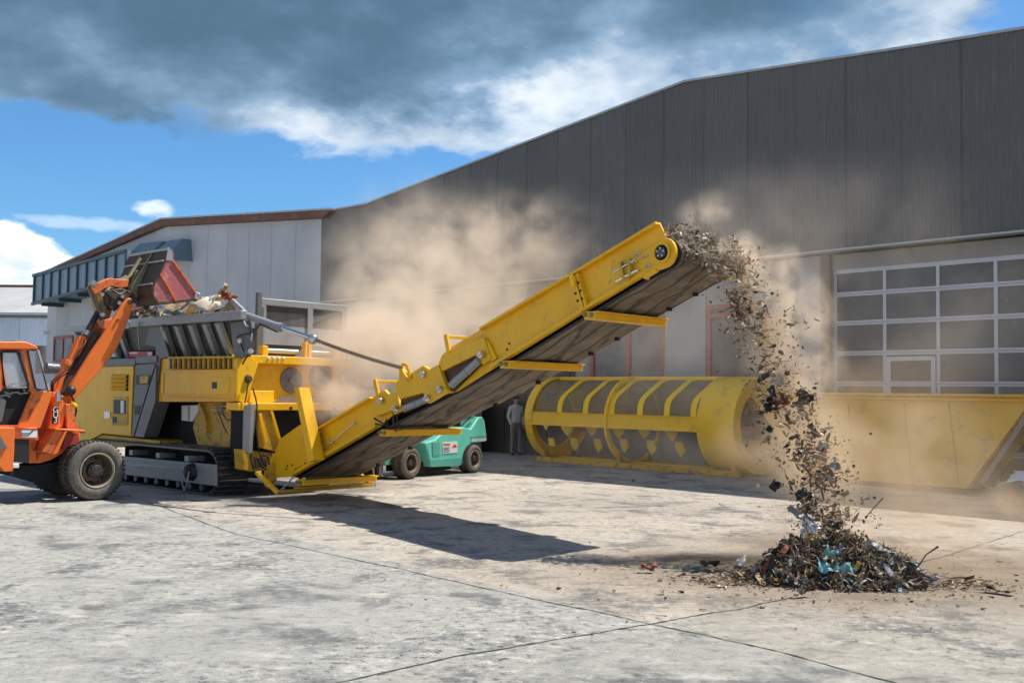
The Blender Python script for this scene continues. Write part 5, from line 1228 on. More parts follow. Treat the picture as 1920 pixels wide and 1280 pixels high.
    k = MB(); v, f = crumple(5, 4, .13, .12, .04, 5); k.add([(q[0] + prof[-1][0], q[2] + B0 - .03, q[1] + prof[-1][1] + .06) for q in v], f); o = k.build('bent_tooth', M['steel'], bo, smooth=20); sm = o.modifiers.new('t', 'SOLIDIFY'); sm.thickness = .008
loader()

# =============================================================== FORKLIFT
def forklift():
    g0 = gpt(770, 898); g1 = gpt(889, 886.5)
    fr = Frame((g0.x, g0.y), (g1.x - g0.x, g1.y - g0.y))
    r = root('forklift', fr, 'turquoise forklift truck behind the raised conveyor', 'forklift')
    P = lambda *a, b=0.0: fr.pl(a, b)
    L = (g1 - g0).length; W = 1.35
    r1 = fr.px(770, 838)[1] / 2; r2 = fr.px(889, 833)[1] / 2
    r1 = min(r1, .40)
    for (x, rr) in ((0, r1), (L, r2)):
        for b_, s_ in ((0.0, -1), (W, 1)): wheel(r, 'wheel', (x, b_, rr * 1.012), rr, .26, s_)
    body = ((797, 830), (816, 824), (826, 815), (855, 802), (868, 800), (883, 804), (897, 782), (905, 781), (909, 788), (913, 818), (912, 827), (883, 831), (881, 842), (872, 859), (868, 868), (808, 875), (804, 853))
    k = MB(); k.prism(P(*body, b=.10), .10, W - .10); bo = k.build('body', M['teal'], r, bevel=.03, seg=3)
    k = MB(); k.prism(P((806, 862), (873, 858), (868, 869), (860, 873), (808, 875), b=.085), .085, .098); k.build('lower_skirt', M['teal_dark'], bo)
    k = MB(); k.prism(P((811, 829), (825, 828), (825, 853), (812, 854), b=.08), .08, .098); k.build('step_recess', M['teal_dark'], bo, bevel=.006)
    k = MB(); k.prism(P((883, 818), (912, 816), (912, 819), (883, 821), b=.085), .085, .098); k.build('seam', M['teal_dark'], bo)
    k = MB(); k.prism(P((884, 822), (912, 820), (912, 826), (884, 828), b=.09), .09, .098); k.build('pale_band', mat('pale_band', (.45, .62, .52), .5), bo)
    pk = MB(); pk.prism(P((830, 829), (858, 827), (858, 848), (831, 850), b=.085), .085, .097); po = pk.build('notice_plate', M['white'], bo)
    k = MB(); k.prism(P((847, 839), (858, 837.5), (852.5, 832), b=.080), .080, .084); k.build('plate_emblem', M['redlabel'], po)
    for i, (u0, u1, v, m_) in enumerate(((832, 845, 831.5, 'redlabel'), (832, 844, 834, 'redlabel'), (832, 844, 838.5, 'grey_paint'), (832, 841, 841, 'grey_paint'), (832, 844, 843.5, 'grey_paint'), (832, 843, 846.5, 'grey_paint'))):
        k = MB(); k.prism(P((u0, v), (u1, v - .6), (u1, v + .5), (u0, v + 1.1), b=.080), .080, .084); k.build('plate_line', M[m_], po)
    # overhead guard, seat, mast
    zt = 2.1
    xa = fr.px(815, 800)[0]; xb = fr.px(898, 790)[0]; zb = fr.px(900, 784)[1]
    k = MB()
    for b_ in (.18, W - .18): k.beam((xb, b_, zb), (xb - .25, b_, zt), .07, .07); k.beam((xa - .3, b_, .9), (xa, b_, zt), .07, .07); k.beam((xa - .1, b_, zt), (xb - .2, b_, zt), .08, .06)
    for i in range(7): x = xa + (xb - xa - .3) * i / 6; k.box(x, x + .05, .2, W - .2, zt, zt + .03)
    k.build('overhead_guard', M['teal_dark'], r)
    c = fr.p3(872, 797, .35); k = MB(); k.tube([c + Vector((.26 * math.cos(t), 0, .24 * math.sin(t))) for t in [2 * math.pi * i / 20 for i in range(20)]], .045, 8, closed=True); k.build('steering_wheel', M['black'], r)
    k = MB(); k.box(xb - .75, xb - .3, .4, W - .4, 1.0, 1.15); k.box(xb - .38, xb - .28, .4, W - .4, 1.15, 1.6); k.build('seat', M['black'], r, bevel=.03)
    k = MB()
    for b_ in (.35, W - .42): k.box(-.62, -.5, b_, b_ + .07, .08, 2.0)
    for z in (.3, 1.0, 1.9): k.box(-.615, -.53, .42, W - .42, z, z + .08)
    k.build('mast', M['grey_paint'], r)
    for b_ in (.35, W - .47): k = MB(); k.box(-1.7, -.63, b_, b_ + .12, .06, .10); k.box(-.69, -.63, b_, b_ + .12, .102, .6); k.build('fork', M['black'], r)
    k = MB(); k.box(-.5, .3, .3, W - .3, .3, .95); k.build('front_body', M['teal_dark'], r, bevel=.02)
    k = MB(); k.box(.42, L - .5, .3, W - .3, .1, .32); k.build('chassis', M['void'], r)
forklift()

# =============================================================== ROTARY SCREEN DRUM
def drum():
    g0 = gpt(1040, 872); g1 = gpt(1395, 890)
    # run parallel to the hall front
    bb = FW.local(g1)[1] - 0.75
    o = FW.world((FW.px(1008, 800, bb)[0], bb, 0)); fr = Frame((o.x, o.y), (FW.a.x, FW.a.y))
    L = fr.px(1408, 800, 0.2)[0]
    zt = fr.px(1200, 704, .7)[1]; Rr = zt / 2 - .04; cz = Rr + .05; cb = Rr * .55
    r = root('screen_drum', fr, 'yellow cylindrical screening drum lying on its side before the hall windows', 'screening drum')
    c = (0, cb, cz)
    def ring(x0, x1, ro, ri, m_, name, n=64, par=r):
        k = MB(); k.lathe([(ri, x0), (ro, x0), (ro, x1), (ri, x1), (ri, x0)], c, n, 'x'); return k.build(name, m_, par, bevel=.008)
    w1 = fr.px(1022, 800)[0] * .92; w2 = fr.px(1330, 800)[0]
    ring(0, w1, Rr, Rr - .06, M['yellow_faded'], 'end_ring'); ring(w2, L, Rr, Rr - .06, M['yellow_faded'], 'end_ring')
    k = MB(); k.lathe([(Rr - .065, L - .03), (Rr - .34, L - .03), (Rr - .34, L - .09), (Rr - .065, L - .09)], c, 64, 'x'); k.build('end_flange', M['yellow'], r)
    k = MB(); k.lathe([(Rr - .065, .03), (Rr - .34, .03), (Rr - .34, .09), (Rr - .065, .09)], c, 64, 'x'); k.build('end_flange', M['yellow'], r)
    mid = (w1 + w2) / 2 - .12
    ring(mid, mid + .09, Rr + .02, Rr - .12, M['yellow_faded'], 'middle_hoop')
    # longitudinal beams
    for t in (-90 - 62, -90 - 118, -90 + 0.5, 30, 90):
        pass
    for i, (ang, wd) in enumerate(((180, .36), (270, .3), (90, .14), (0, .3))):
        t = R(ang)                                           # 180 faces the viewer
        ey = Vector((0, math.cos(t), math.sin(t))); et = Vector((0, -math.sin(t), math.cos(t)))
        for (xa, xb) in ((w1 + .002, mid - .002), (mid + .092, w2 - .002)):
            ctr = Vector((0, cb, cz)) + ey * (Rr - .06); k = MB()
            q = [et * (wd / 2) + ey * .03, et * -(wd / 2) + ey * .03, et * -(wd / 2) - ey * .03, et * (wd / 2) - ey * .03]
            k.loft([Vector((xa, 0, 0)) + ctr + e for e in q], [Vector((xb, 0, 0)) + ctr + e for e in q])
            for sg in (1, -1):
                q2 = [et * (sg * wd / 2) + ey * .06, et * (sg * (wd / 2 - .02)) + ey * .06, et * (sg * (wd / 2 - .02)) + ey * .032, et * (sg * wd / 2) + ey * .032]
                k.loft([Vector((xa, 0, 0)) + ctr + e for e in q2], [Vector((xb, 0, 0)) + ctr + e for e in q2])
            k.build('long_beam', M['yellow_faded'], r, bevel=.004)
    # mesh screen (upper half) and helical flights
    m, nt, b = principled('woven_screen'); tc = nt.new('ShaderNodeTexCoord').outputs['Object']
    sep = nt.new('ShaderNodeSeparateXYZ', inp={0: tc})
    ang = nt.math('ARCTAN2', nt.math('SUBTRACT', sep.outputs[2], cz), nt.math('SUBTRACT', sep.outputs[1], cb))
    def bars(v, f): return nt.math('GREATER_THAN', nt.math('FRACT', nt.math('MULTIPLY', v, f)), .42)
    hole = nt.math('MULTIPLY', bars(sep.outputs[0], 26), bars(ang, 24))
    nt.put(b, 'Base Color', nt.mix(nt.noise(tc, 3, 4), (.26, .19, .10), (.42, .32, .17))); b.inputs['Roughness'].default_value = .8
    nt.put(b, 'Alpha', nt.math('SUBTRACT', 1.0, hole))
    k = MB(); n = 40; v = []; f = []
    for i in range(n + 1):
        t = R(5 + 170 * i / n); 
        for x in (w1 + .003, mid - .003, mid + .093, w2 - .003): v.append((x, cb + (Rr - .10) * math.cos(t), cz + (Rr - .10) * math.sin(t)))
    for i in range(n): f += [(4 * i, 4 * i + 1, 4 * i + 5, 4 * i + 4), (4 * i + 2, 4 * i + 3, 4 * i + 7, 4 * i + 6)]
    k.add(v, f); k.build('screen_mesh', m, r)
    # helical ribs over the upper screen, seen from outside
    for u in (1040, 1088, 1137, 1190, 1240, 1290):
        xb = fr.px(u, 762, cb - Rr)[0]; k = MB(); v = []; st = 14
        for i in range(st + 1):
            t = R(186 - 108 * i / st); x = xb + .30 * (i / st) + .05 * math.sin(i * 1.0); wv = .085
            for dx in (-wv, wv):
                for rr in (Rr - .07, Rr - .095): v.append((x + dx, cb + rr * math.cos(t), cz + rr * math.sin(t)))
        f = []
        for i in range(st):
            a_ = 4 * i; b_ = 4 * i + 4
            f += [(a_, a_ + 2, b_ + 2, b_), (a_ + 1, b_ + 1, b_ + 3, a_ + 3), (a_, b_, b_ + 1, a_ + 1), (a_ + 2, a_ + 3, b_ + 3, b_ + 2)]
        f += [(0, 1, 3, 2), (4 * st, 4 * st + 2, 4 * st + 3, 4 * st + 1)]
        k.add(v, f); k.build('rib', M['yellow_sunlit'], r)
    for (u, v_, w_, h_) in ((1022, 792, 8, 30), (1062, 803, 13, 30), (1108, 803, 13, 30), (1158, 806, 14, 34), (1206, 808, 13, 30), (1258, 812, 13, 32), (1034, 832, 7, 24), (1077, 833, 9, 26), (1121, 835, 9, 28), (1170, 836, 9, 28), (1221, 839, 10, 30), (1275, 843, 11, 32)):
        w_ *= 1.5; h_ *= .98; k = MB(); k.prism(fr.pl([(u - w_ * .6, v_ - h_ / 2), (u + w_ * .3, v_ - h_ / 2 + 1), (u + w_ * .6, v_ + h_ * .1), (u + w_ * .1, v_ + h_ / 2), (u - w_ * .5, v_)], cb + .35), cb + .35, cb + .4)
        k.build('sunlit_paddle', M['yellow_sunlit'], r)  # bright diamonds paint the sun on the far flights
    # skid frame
    k = MB(); k.box(.1, L - .1, cb - .75, cb - .63, 0.0, .14); k.box(.1, L - .1, cb + .63, cb + .75, 0.0, .14)
    k.build('skid', M['yellow_dirty_shaded'], r, bevel=.01)
    for x in (.2, mid, L - .4): k = MB(); k.prismx([(cb - .62, .02), (cb + .62, .02), (cb + .7, .5), (cb + .4, .16), (cb - .4, .16), (cb - .7, .5)], x, x + .12); k.build('cradle', M['yellow_dirty_shaded'], r, bevel=.006)
    k = MB(); k.tube([(w1, cb, cz - .1), (w2, cb, cz - .1)], .1, 12); k.build('shaft', M['rust'], r)
drum()

# =============================================================== STEEL CONTAINER
def container():
    g0 = gpt(1650, 914); bb = FW.local(g0)[1]
    o = FW.world((FW.px(1500, 905, bb)[0], bb, 0)); fr = Frame((o.x, o.y), (FW.a.x, FW.a.y))
    r = root('skip_container', fr, 'long dusty yellow steel skip with slanting ends beside the falling waste', 'skip')
    zt = fr.px(1650, 741)[1]; xl = fr.px(1408, 755)[0]; xbl = fr.px(1500, 905)[0]; xbr = fr.px(1812, 915)[0]; xr = fr.px(1938, 742)[0]
    z0 = .12; D = 1.15
    m_ = mat('skip_yellow', (.88, .50, .06), .6, var=.12, dirt=(.55, .36, .15), dirt_amt=.4, scale=1.1)
    k = MB(); k.prism([(xbl, z0), (xbr, z0), (xr, zt), (xl, zt)], 0, .05); k.build('side_wall', m_, r, bevel=.006)
    k = MB(); k.prism([(xbl, z0), (xbr, z0), (xr, zt), (xl, zt)], D - .05, D); k.build('side_wall', m_, r, bevel=.006)
    for (xa, za, xb, zb_) in ((xbl, z0, xl, zt), (xbr, z0, xr, zt)):
        k = MB(); k.loft([(xa, .052, za), (xb, .052, zb_), (xb, D - .052, zb_), (xa, D - .052, za)], [(xa + .04, .052, za), (xb + .04, .052, zb_), (xb + .04, D - .052, zb_), (xa + .04, D - .052, za)]); k.build('end_wall', M['yellow_dirty_shaded'], r)
    k = MB(); k.box(xbl + .05, xbr - .02, .052, D - .052, z0, z0 + .04); k.build('floor_plate', M['yellow_dirty_shaded'], r)
    k = MB(); k.box(xl - .05, xr + .05, -.09, .06, zt + .002, zt + .05); k.box(xl - .05, xr + .05, -.07, -.003, zt - .09, zt - .04); k.box(xl - .05, xr + .05, D - .06, D + .09, zt + .002, zt + .05); k.build('rim', M['yellow'], r, bevel=.008)
    for (ut, ub) in ((1590, 1608), (1695, 1712), (1779, 1798)):
        k = MB(); a_, b_ = fr.p3(ut, 755, -.003), fr.p3(ub, 908, -.003); k.beam(a_, b_, .018, .012, up=(0, 1, 0)); k.build('seam', M['yellow_dirty_shaded'], r)
    k = MB(); k.box(xbl + .1, xbr - .1, .1, .22, 0, z0 - .003); k.box(xbl + .1, xbr - .1, D - .22, D - .1, 0, z0 - .003); k.build('skid', M['black'], r)
    a_, b_ = fr.p3(1925, 780, .02), fr.p3(1842, 905, .02)
    k = MB(); k.beam(a_, b_, .10, .06, up=(0, 1, 0)); k.build('brace', mat('dusty_brace', (.36, .25, .18), .7), r)
    # trolley beside it
    q = gpt(1897, 950); bq = FW.local(q)[1]; o2 = FW.world((FW.px(1882, 950, bq)[0], bq, 0)); f2 = Frame((o2.x, o2.y), (FW.a.x, FW.a.y))
    t = root('trolley', f2, 'low flat trolley with a rubber wheel at the right edge of the yard', 'trolley')
    rr = .21
    k = MB(); c = (f2.px(1897, 940)[0], 0, rr)
    k.lathe([(rr * .5, 0), (rr * .9, -.01), (rr, .02), (rr, .1), (rr * .9, .12), (rr * .5, .12)], c, 28); wo = k.build('wheel', M['rubber'], t); k = MB(); k.lathe([(0, .02), (rr * .5, .02), (rr * .52, .0), (rr * .48, -.01)], c, 24); k.build('rim', M['red_dark'], wo)
    for dx, by in ((1.6, 0), (0, .8), (1.6, .8)):
        k = MB(); k.lathe([(rr * .5, 0), (rr * .9, -.01), (rr, .02), (rr, .1), (rr * .9, .12), (rr * .5, .12)], (c[0] + dx, by, rr), 28); k.lathe([(0, .02), (rr * .5, .02)], (c[0] + dx, by, rr), 24); k.build('wheel', M['rubber'], t)
    k = MB(); k.box(-.15, 2.2, .14, .76, rr * 1.5, rr * 1.5 + .1); k.build('deck', M['grey_light'], t, bevel=.01)
    k = MB(); k.beam((0, .45, rr * 1.55), (-.5, .45, rr * .6), .04, .04); k.build('drawbar', M['grey_paint'], t)
    k = MB(); v, f = crumple(8, 6, .9, .5, .12, 31, .1); k.add([(q_[0] + .45, q_[1] + .4, q_[2] + rr * 1.5 + .15) for q_ in v], f); so = k.build('canvas_sheet', M['white'], None, smooth=40)
    so.location = f2.o; so.rotation_euler = (0, 0, f2.rz); tag(so, 'crumpled pale sheet lying on the trolley deck', 'sheet'); sm = so.modifiers.new('t', 'SOLIDIFY'); sm.thickness = .01
    # pale timbers under and beside the skip
    for i, (u, v_, Lg, rz, lab) in enumerate(((1640, 922, 1.5, .03, 'pale timber baulk on the ground at the foot of the skip'), (1790, 934, 1.0, .0, 'short pale timber near the right foot of the skip'), (1812, 944, 1.1, .45, 'pale plank lying askew between the skip and the trolley'), (1600, 914, 1.9, .0, 'long pale plank just under the skip floor'))):
        p = gpt(u, v_); k = MB(); k.box(-Lg / 2, Lg / 2, -.07, .07, 0.003, .06)
        o_ = k.build('plank', M['pallet'], None, bevel=.006); o_.location = p; o_.rotation_euler = (0, 0, FW.rz + rz); tag(o_, lab, 'plank', 'timbers by the skip')
container()

# =============================================================== PERSON
def person():
    p0 = gpt(966, 853)
    fr = Frame((p0.x, p0.y), (1, 0.1))
    J = {'pelvis': (0, 0, .95), 'spine': (0, .01, 1.15), 'chest': (0, .0, 1.36), 'neck': (0, -.01, 1.52), 'head0': (0, -.02, 1.60), 'head1': (0, -.03, 1.72),
         'hipR': (-.10, 0, .90), 'kneeR': (-.12, -.02, .50), 'ankR': (-.13, .01, .09), 'toeR': (-.14, -.15, .04),
         'hipL': (.10, 0, .90), 'kneeL': (.13, -.02, .50), 'ankL': (.15, .02, .09), 'toeL': (.18, -.14, .04),
         'shR': (-.18, 0, 1.43), 'elR': (-.25, .03, 1.16), 'wrR': (-.22, -.10, .94), 'shL': (.18, 0, 1.43), 'elL': (.25, .04, 1.16), 'wrL': (.21, -.09, .94)}
    Rd = {'pelvis': .15, 'spine': .14, 'chest': .16, 'neck': .06, 'head0': .075, 'head1': .09, 'hipR': .095, 'kneeR': .07, 'ankR': .058, 'toeR': .045, 'hipL': .095, 'kneeL': .07, 'ankL': .058, 'toeL': .045,
          'shR': .075, 'elR': .05, 'wrR': .035, 'shL': .075, 'elL': .05, 'wrL': .035}
    E = [('pelvis', 'spine'), ('spine', 'chest'), ('chest', 'neck'), ('neck', 'head0'), ('head0', 'head1'), ('pelvis', 'hipR'), ('hipR', 'kneeR'), ('kneeR', 'ankR'), ('ankR', 'toeR'),
         ('pelvis', 'hipL'), ('hipL', 'kneeL'), ('kneeL', 'ankL'), ('ankL', 'toeL'), ('chest', 'shR'), ('shR', 'elR'), ('elR', 'wrR'), ('chest', 'shL'), ('shL', 'elL'), ('elL', 'wrL')]
    for s_, sx in (('R', -1), ('L', 1)):           # five fingers each
        w = Vector(J['wr' + s_])
        J['palm' + s_] = w + Vector((0, -.03, -.07)); Rd['palm' + s_] = .028; E.append(('wr' + s_, 'palm' + s_))
        for i in range(4):
            a = f'f{s_}{i}'; J[a] = w + Vector((sx * (.02 - .013 * i), -.045, -.115)); J[a + 'b'] = w + Vector((sx * (.015 - .012 * i), -.035, -.155 + .006 * abs(i - 1)))
            Rd[a] = .009; Rd[a + 'b'] = .008; E += [('palm' + s_, a), (a, a + 'b')]
        a = f't{s_}'; J[a] = w + Vector((-sx * .04, -.05, -.07)); J[a + 'b'] = w + Vector((-sx * .05, -.055, -.10)); Rd[a] = .010; Rd[a + 'b'] = .009; E += [('wr' + s_, a), (a, a + 'b')]
    names = list(J); me = bpy.data.meshes.new('person_cage'); me.from_pydata([tuple(J[n]) for n in names], [(names.index(a), names.index(b)) for a, b in E], [])
    o = bpy.data.objects.new('person', me); COL.objects.link(o)
    sk = o.modifiers.new('skin', 'SKIN'); sk.use_smooth_shade = True
    for i, n in enumerate(names): me.skin_vertices[0].data[i].radius = (Rd[n], Rd[n]); me.skin_vertices[0].data[i].use_root = (n == 'pelvis')
    sub = o.modifiers.new('sub', 'SUBSURF'); sub.levels = 2; sub.render_levels = 2
    dg = bpy.context.evaluated_depsgraph_get(); dg.update()
    m2 = bpy.data.meshes.new_from_object(o.evaluated_get(dg)); o.modifiers.clear(); o.data = m2
    shirt = mat('shirt_grey', (.55, .52, .48), .9, var=.1, scale=9); skin = mat('skin', (.42, .25, .18), .6, var=.05); shoe = M['black']
    for m_ in (M['cloth'], shirt, skin, shoe): m2.materials.append(m_)
    for p in m2.polygons:
        z = p.center.z; x = abs(p.center.x)
        p.material_index = 3 if z < .085 else 0 if (z < .98 and not (x > .16 and z > .78)) else 2 if (z > 1.53 or (x > .16 and z < .93)) else 1
    o.location = p0; o.rotation_euler = (0, 0, .5); tag(o, 'person in grey top and dark work trousers standing in the shade left of the drum', 'person')
    k = MB(); k.ball((0, -.015, 1.735), .105, 14, sz=.72); k.build('hair', M['black'], o)
    k = MB(); k.ball((0, -.125, 1.655), .016, 8); k.build('nose', skin, o)
    for x in (-.035, .035): k = MB(); k.ball((x, -.108, 1.69), .012, 8); k.build('eye', M['white'], o)
    for x in (-.088, .088): k = MB(); k.ball((x, -.02, 1.665), .022, 8); k.build('ear', skin, o)
    k = MB(); k.box(-.022, .022, -.112, -.10, 1.618, 1.626); k.build('mouth', M['redlabel'], o)
person()

# =============================================================== WASTE
WM = [mat('waste_dark_brown', (.078, .052, .032), .8, var=.4, scale=9), mat('waste_black', (.026, .021, .017), .55, var=.3, scale=9), mat('waste_brown', (.175, .115, .065), .85, var=.4, scale=9),
      mat('waste_tan', (.33, .24, .14), .85, var=.3, scale=9), mat('waste_pale', (.58, .50, .38), .8, var=.2, scale=9), mat('waste_grey', (.20, .20, .20), .5, var=.3, scale=9),
      mat('waste_turquoise', (.15, .36, .38), .5, var=.25, dirt=(.10, .16, .15), dirt_amt=.4, scale=7), mat('waste_ochre', (.50, .30, .06), .7, var=.3, scale=9), mat('waste_rust', (.20, .055, .03), .7, var=.3, scale=9), mat('waste_white', (.62, .64, .66), .45, var=.2, dirt=(.2, .17, .13), dirt_amt=.3, scale=9)]
def W3(u, v, Y): d = ray(u, v); return CAM + d * (Y / d.y)
rndW = random.Random(77)
def rotm(rnd): return Matrix.Rotation(rnd.uniform(0, 6.28), 3, Vector((rnd.gauss(0, 1), rnd.gauss(0, 1), rnd.gauss(0, 1))).normalized())
def shred(mb, c, L, w, rnd, m, mtx=None, curl=None, t=None):
    """one torn strip: a bent, tapering, slightly thick ribbon."""
    n = 4 if L > .05 else 2; mtx = mtx or rotm(rnd); curl = rnd.uniform(-1.6, 1.6) if curl is None else curl; t = t or max(.0015, w * .12)
    ang = -curl / 2; p = Vector((-L / 2, 0, 0)); tw = rnd.uniform(-.5, .5); v = []
    for i in range(n + 1):
        ww = w * (.35 + .65 * math.sin(math.pi * (i + .5) / (n + 1))) * rnd.uniform(.7, 1.25)
        side = Vector((0, math.cos(tw * i), math.sin(tw * i))) * ww / 2; up = Vector((-math.sin(ang), 0, math.cos(ang))) * t
        for q in (p + side + up, p - side + up, p - side - up, p + side - up): v.append(c + mtx @ q)
        p = p + Vector((math.cos(ang), rnd.uniform(-.12, .12), math.sin(ang))) * (L / n); ang += curl / n
    f = [(0, 1, 2, 3), (4 * n + 3, 4 * n + 2, 4 * n + 1, 4 * n)]
    for i in range(n):
        a_ = 4 * i
        for j in range(4): f.append((a_ + j, a_ + 4 + j, a_ + 4 + (j + 1) % 4, a_ + (j + 1) % 4))
    mb.add(v, f, m)
def pick(rnd, table):
    r_ = rnd.random() * sum(w for w, _ in table)
    for w, i in table:
        r_ -= w
        if r_ <= 0: return i
    return table[-1][1]
PAL_TOP = ((5, 3), (4, 4), (3.5, 2), (.9, 0), (.2, 5), (.3, 9)); PAL_MID = ((2.5, 0), (4.5, 2), (.8, 1), (3, 3), (1.4, 4), (.1, 6), (.15, 8), (.2, 5)); PAL_PILE = ((3.6, 0), (1.3, 1), (6, 2), (3.4, 3), (.8, 4), (1.2, 5), (.18, 6), (.45, 7), (.25, 8), (.2, 9))

def stream():
    # centre line: where the fall passes on the photo (u, v, distance, spread in px)
    C = [(1262, 440, 12.5, 8), (1305, 462, 12.5, 17), (1345, 468, 12.45, 22), (1385, 490, 12.3, 32), (1400, 550, 12.2, 32), (1412, 610, 12.0, 38), (1440, 670, 11.8, 40), (1462, 730, 11.6, 42), (1480, 790, 11.4, 45), (1515, 850, 11.2, 45), (1540, 905, 11.0, 42), (1550, 955, 10.8, 40), (1560, 1000, 10.6, 42)]
    def at(t):
        x = t * (len(C) - 1); i = min(int(x), len(C) - 2); k = x - i; return [C[i][j] * (1 - k) + C[i + 1][j] * k for j in range(4)]
    rnd = random.Random(5); mb = MB()
    for i in range(8200):                                   # chips and specks
        t = rnd.random() ** 0.95
        if mnoise.noise(Vector((t * 9, 2.2, 1.0))) < rnd.uniform(-.9, .1): continue
        u, v, Y, sp = at(t); du = rnd.gauss(0, sp * .9) + (6 if rnd.random() < .5 else 0); dv = rnd.gauss(0, 16)
        if mnoise.noise(Vector(((u + du) * .03, (v + dv) * .03, 5))) < rnd.uniform(-.6, .25): continue
        c = W3(u + du, v + dv, Y + rnd.gauss(0, .28)); L = rnd.choice((.008, .012, .018, .028, .04)) * rnd.uniform(.7, 1.3)
        if c.z < .05: continue
        shred(mb, c, L, L * rnd.uniform(.35, .95), rnd, pick(rnd, PAL_TOP if v < 560 else PAL_MID))
    for i in range(800):                                   # strips
        t = rnd.random(); u, v, Y, sp = at(t); du = rnd.gauss(0, sp * .6); dv = rnd.gauss(0, 12)
        if mnoise.noise(Vector(((u + du) * .025, (v + dv) * .025, 9))) < rnd.uniform(-.35, .3): continue
        c = W3(u + du, v + dv, Y + rnd.gauss(0, .2)); L = rnd.uniform(.04, .13)
        shred(mb, c, L, rnd.uniform(.012, .05), rnd, pick(rnd, PAL_TOP if v < 560 else PAL_MID))
    for (u, v, n, sp, Y) in ((1300, 463, 60, 17, 12.5), (1325, 480, 60, 17, 12.4), (1375, 462, 50, 14, 12.3), (1385, 500, 70, 20, 12.2), (1382, 560, 60, 14, 12.1), (1388, 590, 40, 12, 12.0), (1268, 436, 34, 8, 12.5), (1248, 436, 12, 6, 12.5),
                         (1350, 500, 60, 18, 12.3), (1510, 745, 50, 17, 11.5), (1440, 750, 40, 20, 11.5), (1500, 600, 10, 25, 12), (1525, 845, 50, 17, 11.2), (1535, 900, 60, 18, 11.0), (1515, 950, 60, 16, 10.8), (1550, 985, 70, 20, 10.7)):
        for i in range(n):
            c = W3(u + rnd.gauss(0, sp * .6), v + rnd.gauss(0, sp * .6), Y + rnd.gauss(0, .08)); L = rnd.uniform(.04, .16)
            shred(mb, c, L, rnd.uniform(.007, .026), rnd, pick(rnd, PAL_TOP if v < 530 else PAL_MID))
    o = mb.build('falling_shreds', WM, None, smooth=0, fix=False)
    tag(o, 'fine shredded waste falling from the conveyor head to the pile', 'shredded waste', kind='stuff')
stream()

def sheet(name, c, w, h, amp, seed, m_, label, cat, rot=None, fold=.5, n=7, group=None, sm=40, par=None):
    v, f = crumple(n, max(3, int(n * h / w)), w, h, amp, seed, fold); mb = MB(); mb.add(v, f)
    o = mb.build(name, m_, None, smooth=sm); rr = random.Random(seed)
    o.location = c; o.rotation_euler = rot or (rr.uniform(0, 6.28), rr.uniform(0, 6.28), rr.uniform(0, 6.28))
    s_ = o.modifiers.new('t', 'SOLIDIFY'); s_.thickness = .004
    return tag(o, label, cat, group)
# the larger pieces caught in mid-air, top to bottom
AIR = [((1330, 478), 12.3, .14, .07, 4, 'pale curled strip just off the conveyor head'), ((1410, 520), 12.1, .12, .04, 4, 'bright sliver flying right of the upper fall'),
       ((1420, 547), 12.1, .13, .04, 4, 'pale splinter dropping below the brightest dust'), ((1405, 582), 12.0, .08, .05, 0, 'small dark lump beside the upper column of waste'),
       ((1423, 592), 12.0, .10, .07, 0, 'brown clod half way between conveyor and drum top'), ((1482, 608), 11.9, .10, .03, 2, 'brown flake at the far right of the upper fall'),
       ((1391, 652), 11.9, .12, .012, 4, 'thin pale stick left of the fall in front of the red window'), ((1435, 705), 11.6, .22, .06, 1, 'long black strip twisting above the drum end'),
       ((1450, 745), 11.5, .26, .08, 1, 'black ribbon hanging over the corner of the skip'), ((1464, 712), 11.6, .14, .08, 4, 'cream torn scrap next to the black strip'),
       ((1427, 688), 11.7, .07, .04, 2, 'small olive scrap left of the black strip'), ((1462, 754), 11.4, .20, .13, 8, 'dark red torn piece over the rim of the skip'),
       ((1475, 742), 11.45, .16, .05, 7, 'yellow strip of plastic crossing the skip rim'), ((1440, 758), 11.4, .15, .12, 1, 'black rag left of the dark red piece'),
       ((1505, 750), 11.4, .20, .16, 0, 'ragged brown lump right of the dark red piece'), ((1550, 803), 11.3, .14, .03, 4, 'pale finger like stick furthest right of the fall'),
       ((1524, 806), 11.2, .16, .07, 0, 'dark striped fragment against the yellow skip wall'), ((1443, 804), 11.3, .07, .06, 1, 'small black scrap by the slanting end of the skip'),
       ((1540, 840), 11.2, .16, .12, 5, 'grey tangled scrap above the blue piece'), ((1563, 873), 11.1, .10, .09, 6, 'light blue plastic shard in front of the skip'),
       ((1538, 858), 11.1, .14, .05, 2, 'brown strip just above left of the blue shard'), ((1453, 910), 11.0, .11, .09, 1, 'lone black rag left of the fall above the sunlit ground'),
       ((1512, 935), 10.8, .22, .12, 1, 'black torn sheet bent over above the pile'), ((1500, 965), 10.7, .28, .07, 5, 'grey and black ribbon leaning down to the pile'),
       ((1515, 990), 10.6, .18, .14, 9, 'whitish blue crumpled wrapper landing on the pile top'), ((1640, 950), 10.8, .26, .008, 0, 'thin bent wire right of the fall')]
for i, (pu, Y, w, h, m_, lab) in enumerate(AIR):
    rz = random.Random(300 + i)
    sheet('flying_scrap', W3(*pu, Y), w, h, h * .55, 100 + i, WM[m_], lab, 'scrap', rot=(R(90) + rz.uniform(-.6, .6), rz.uniform(-1.2, 1.2), rz.uniform(-.4, .4)), fold=rz.uniform(-.8, .8), n=8, group='larger scraps falling from the conveyor')

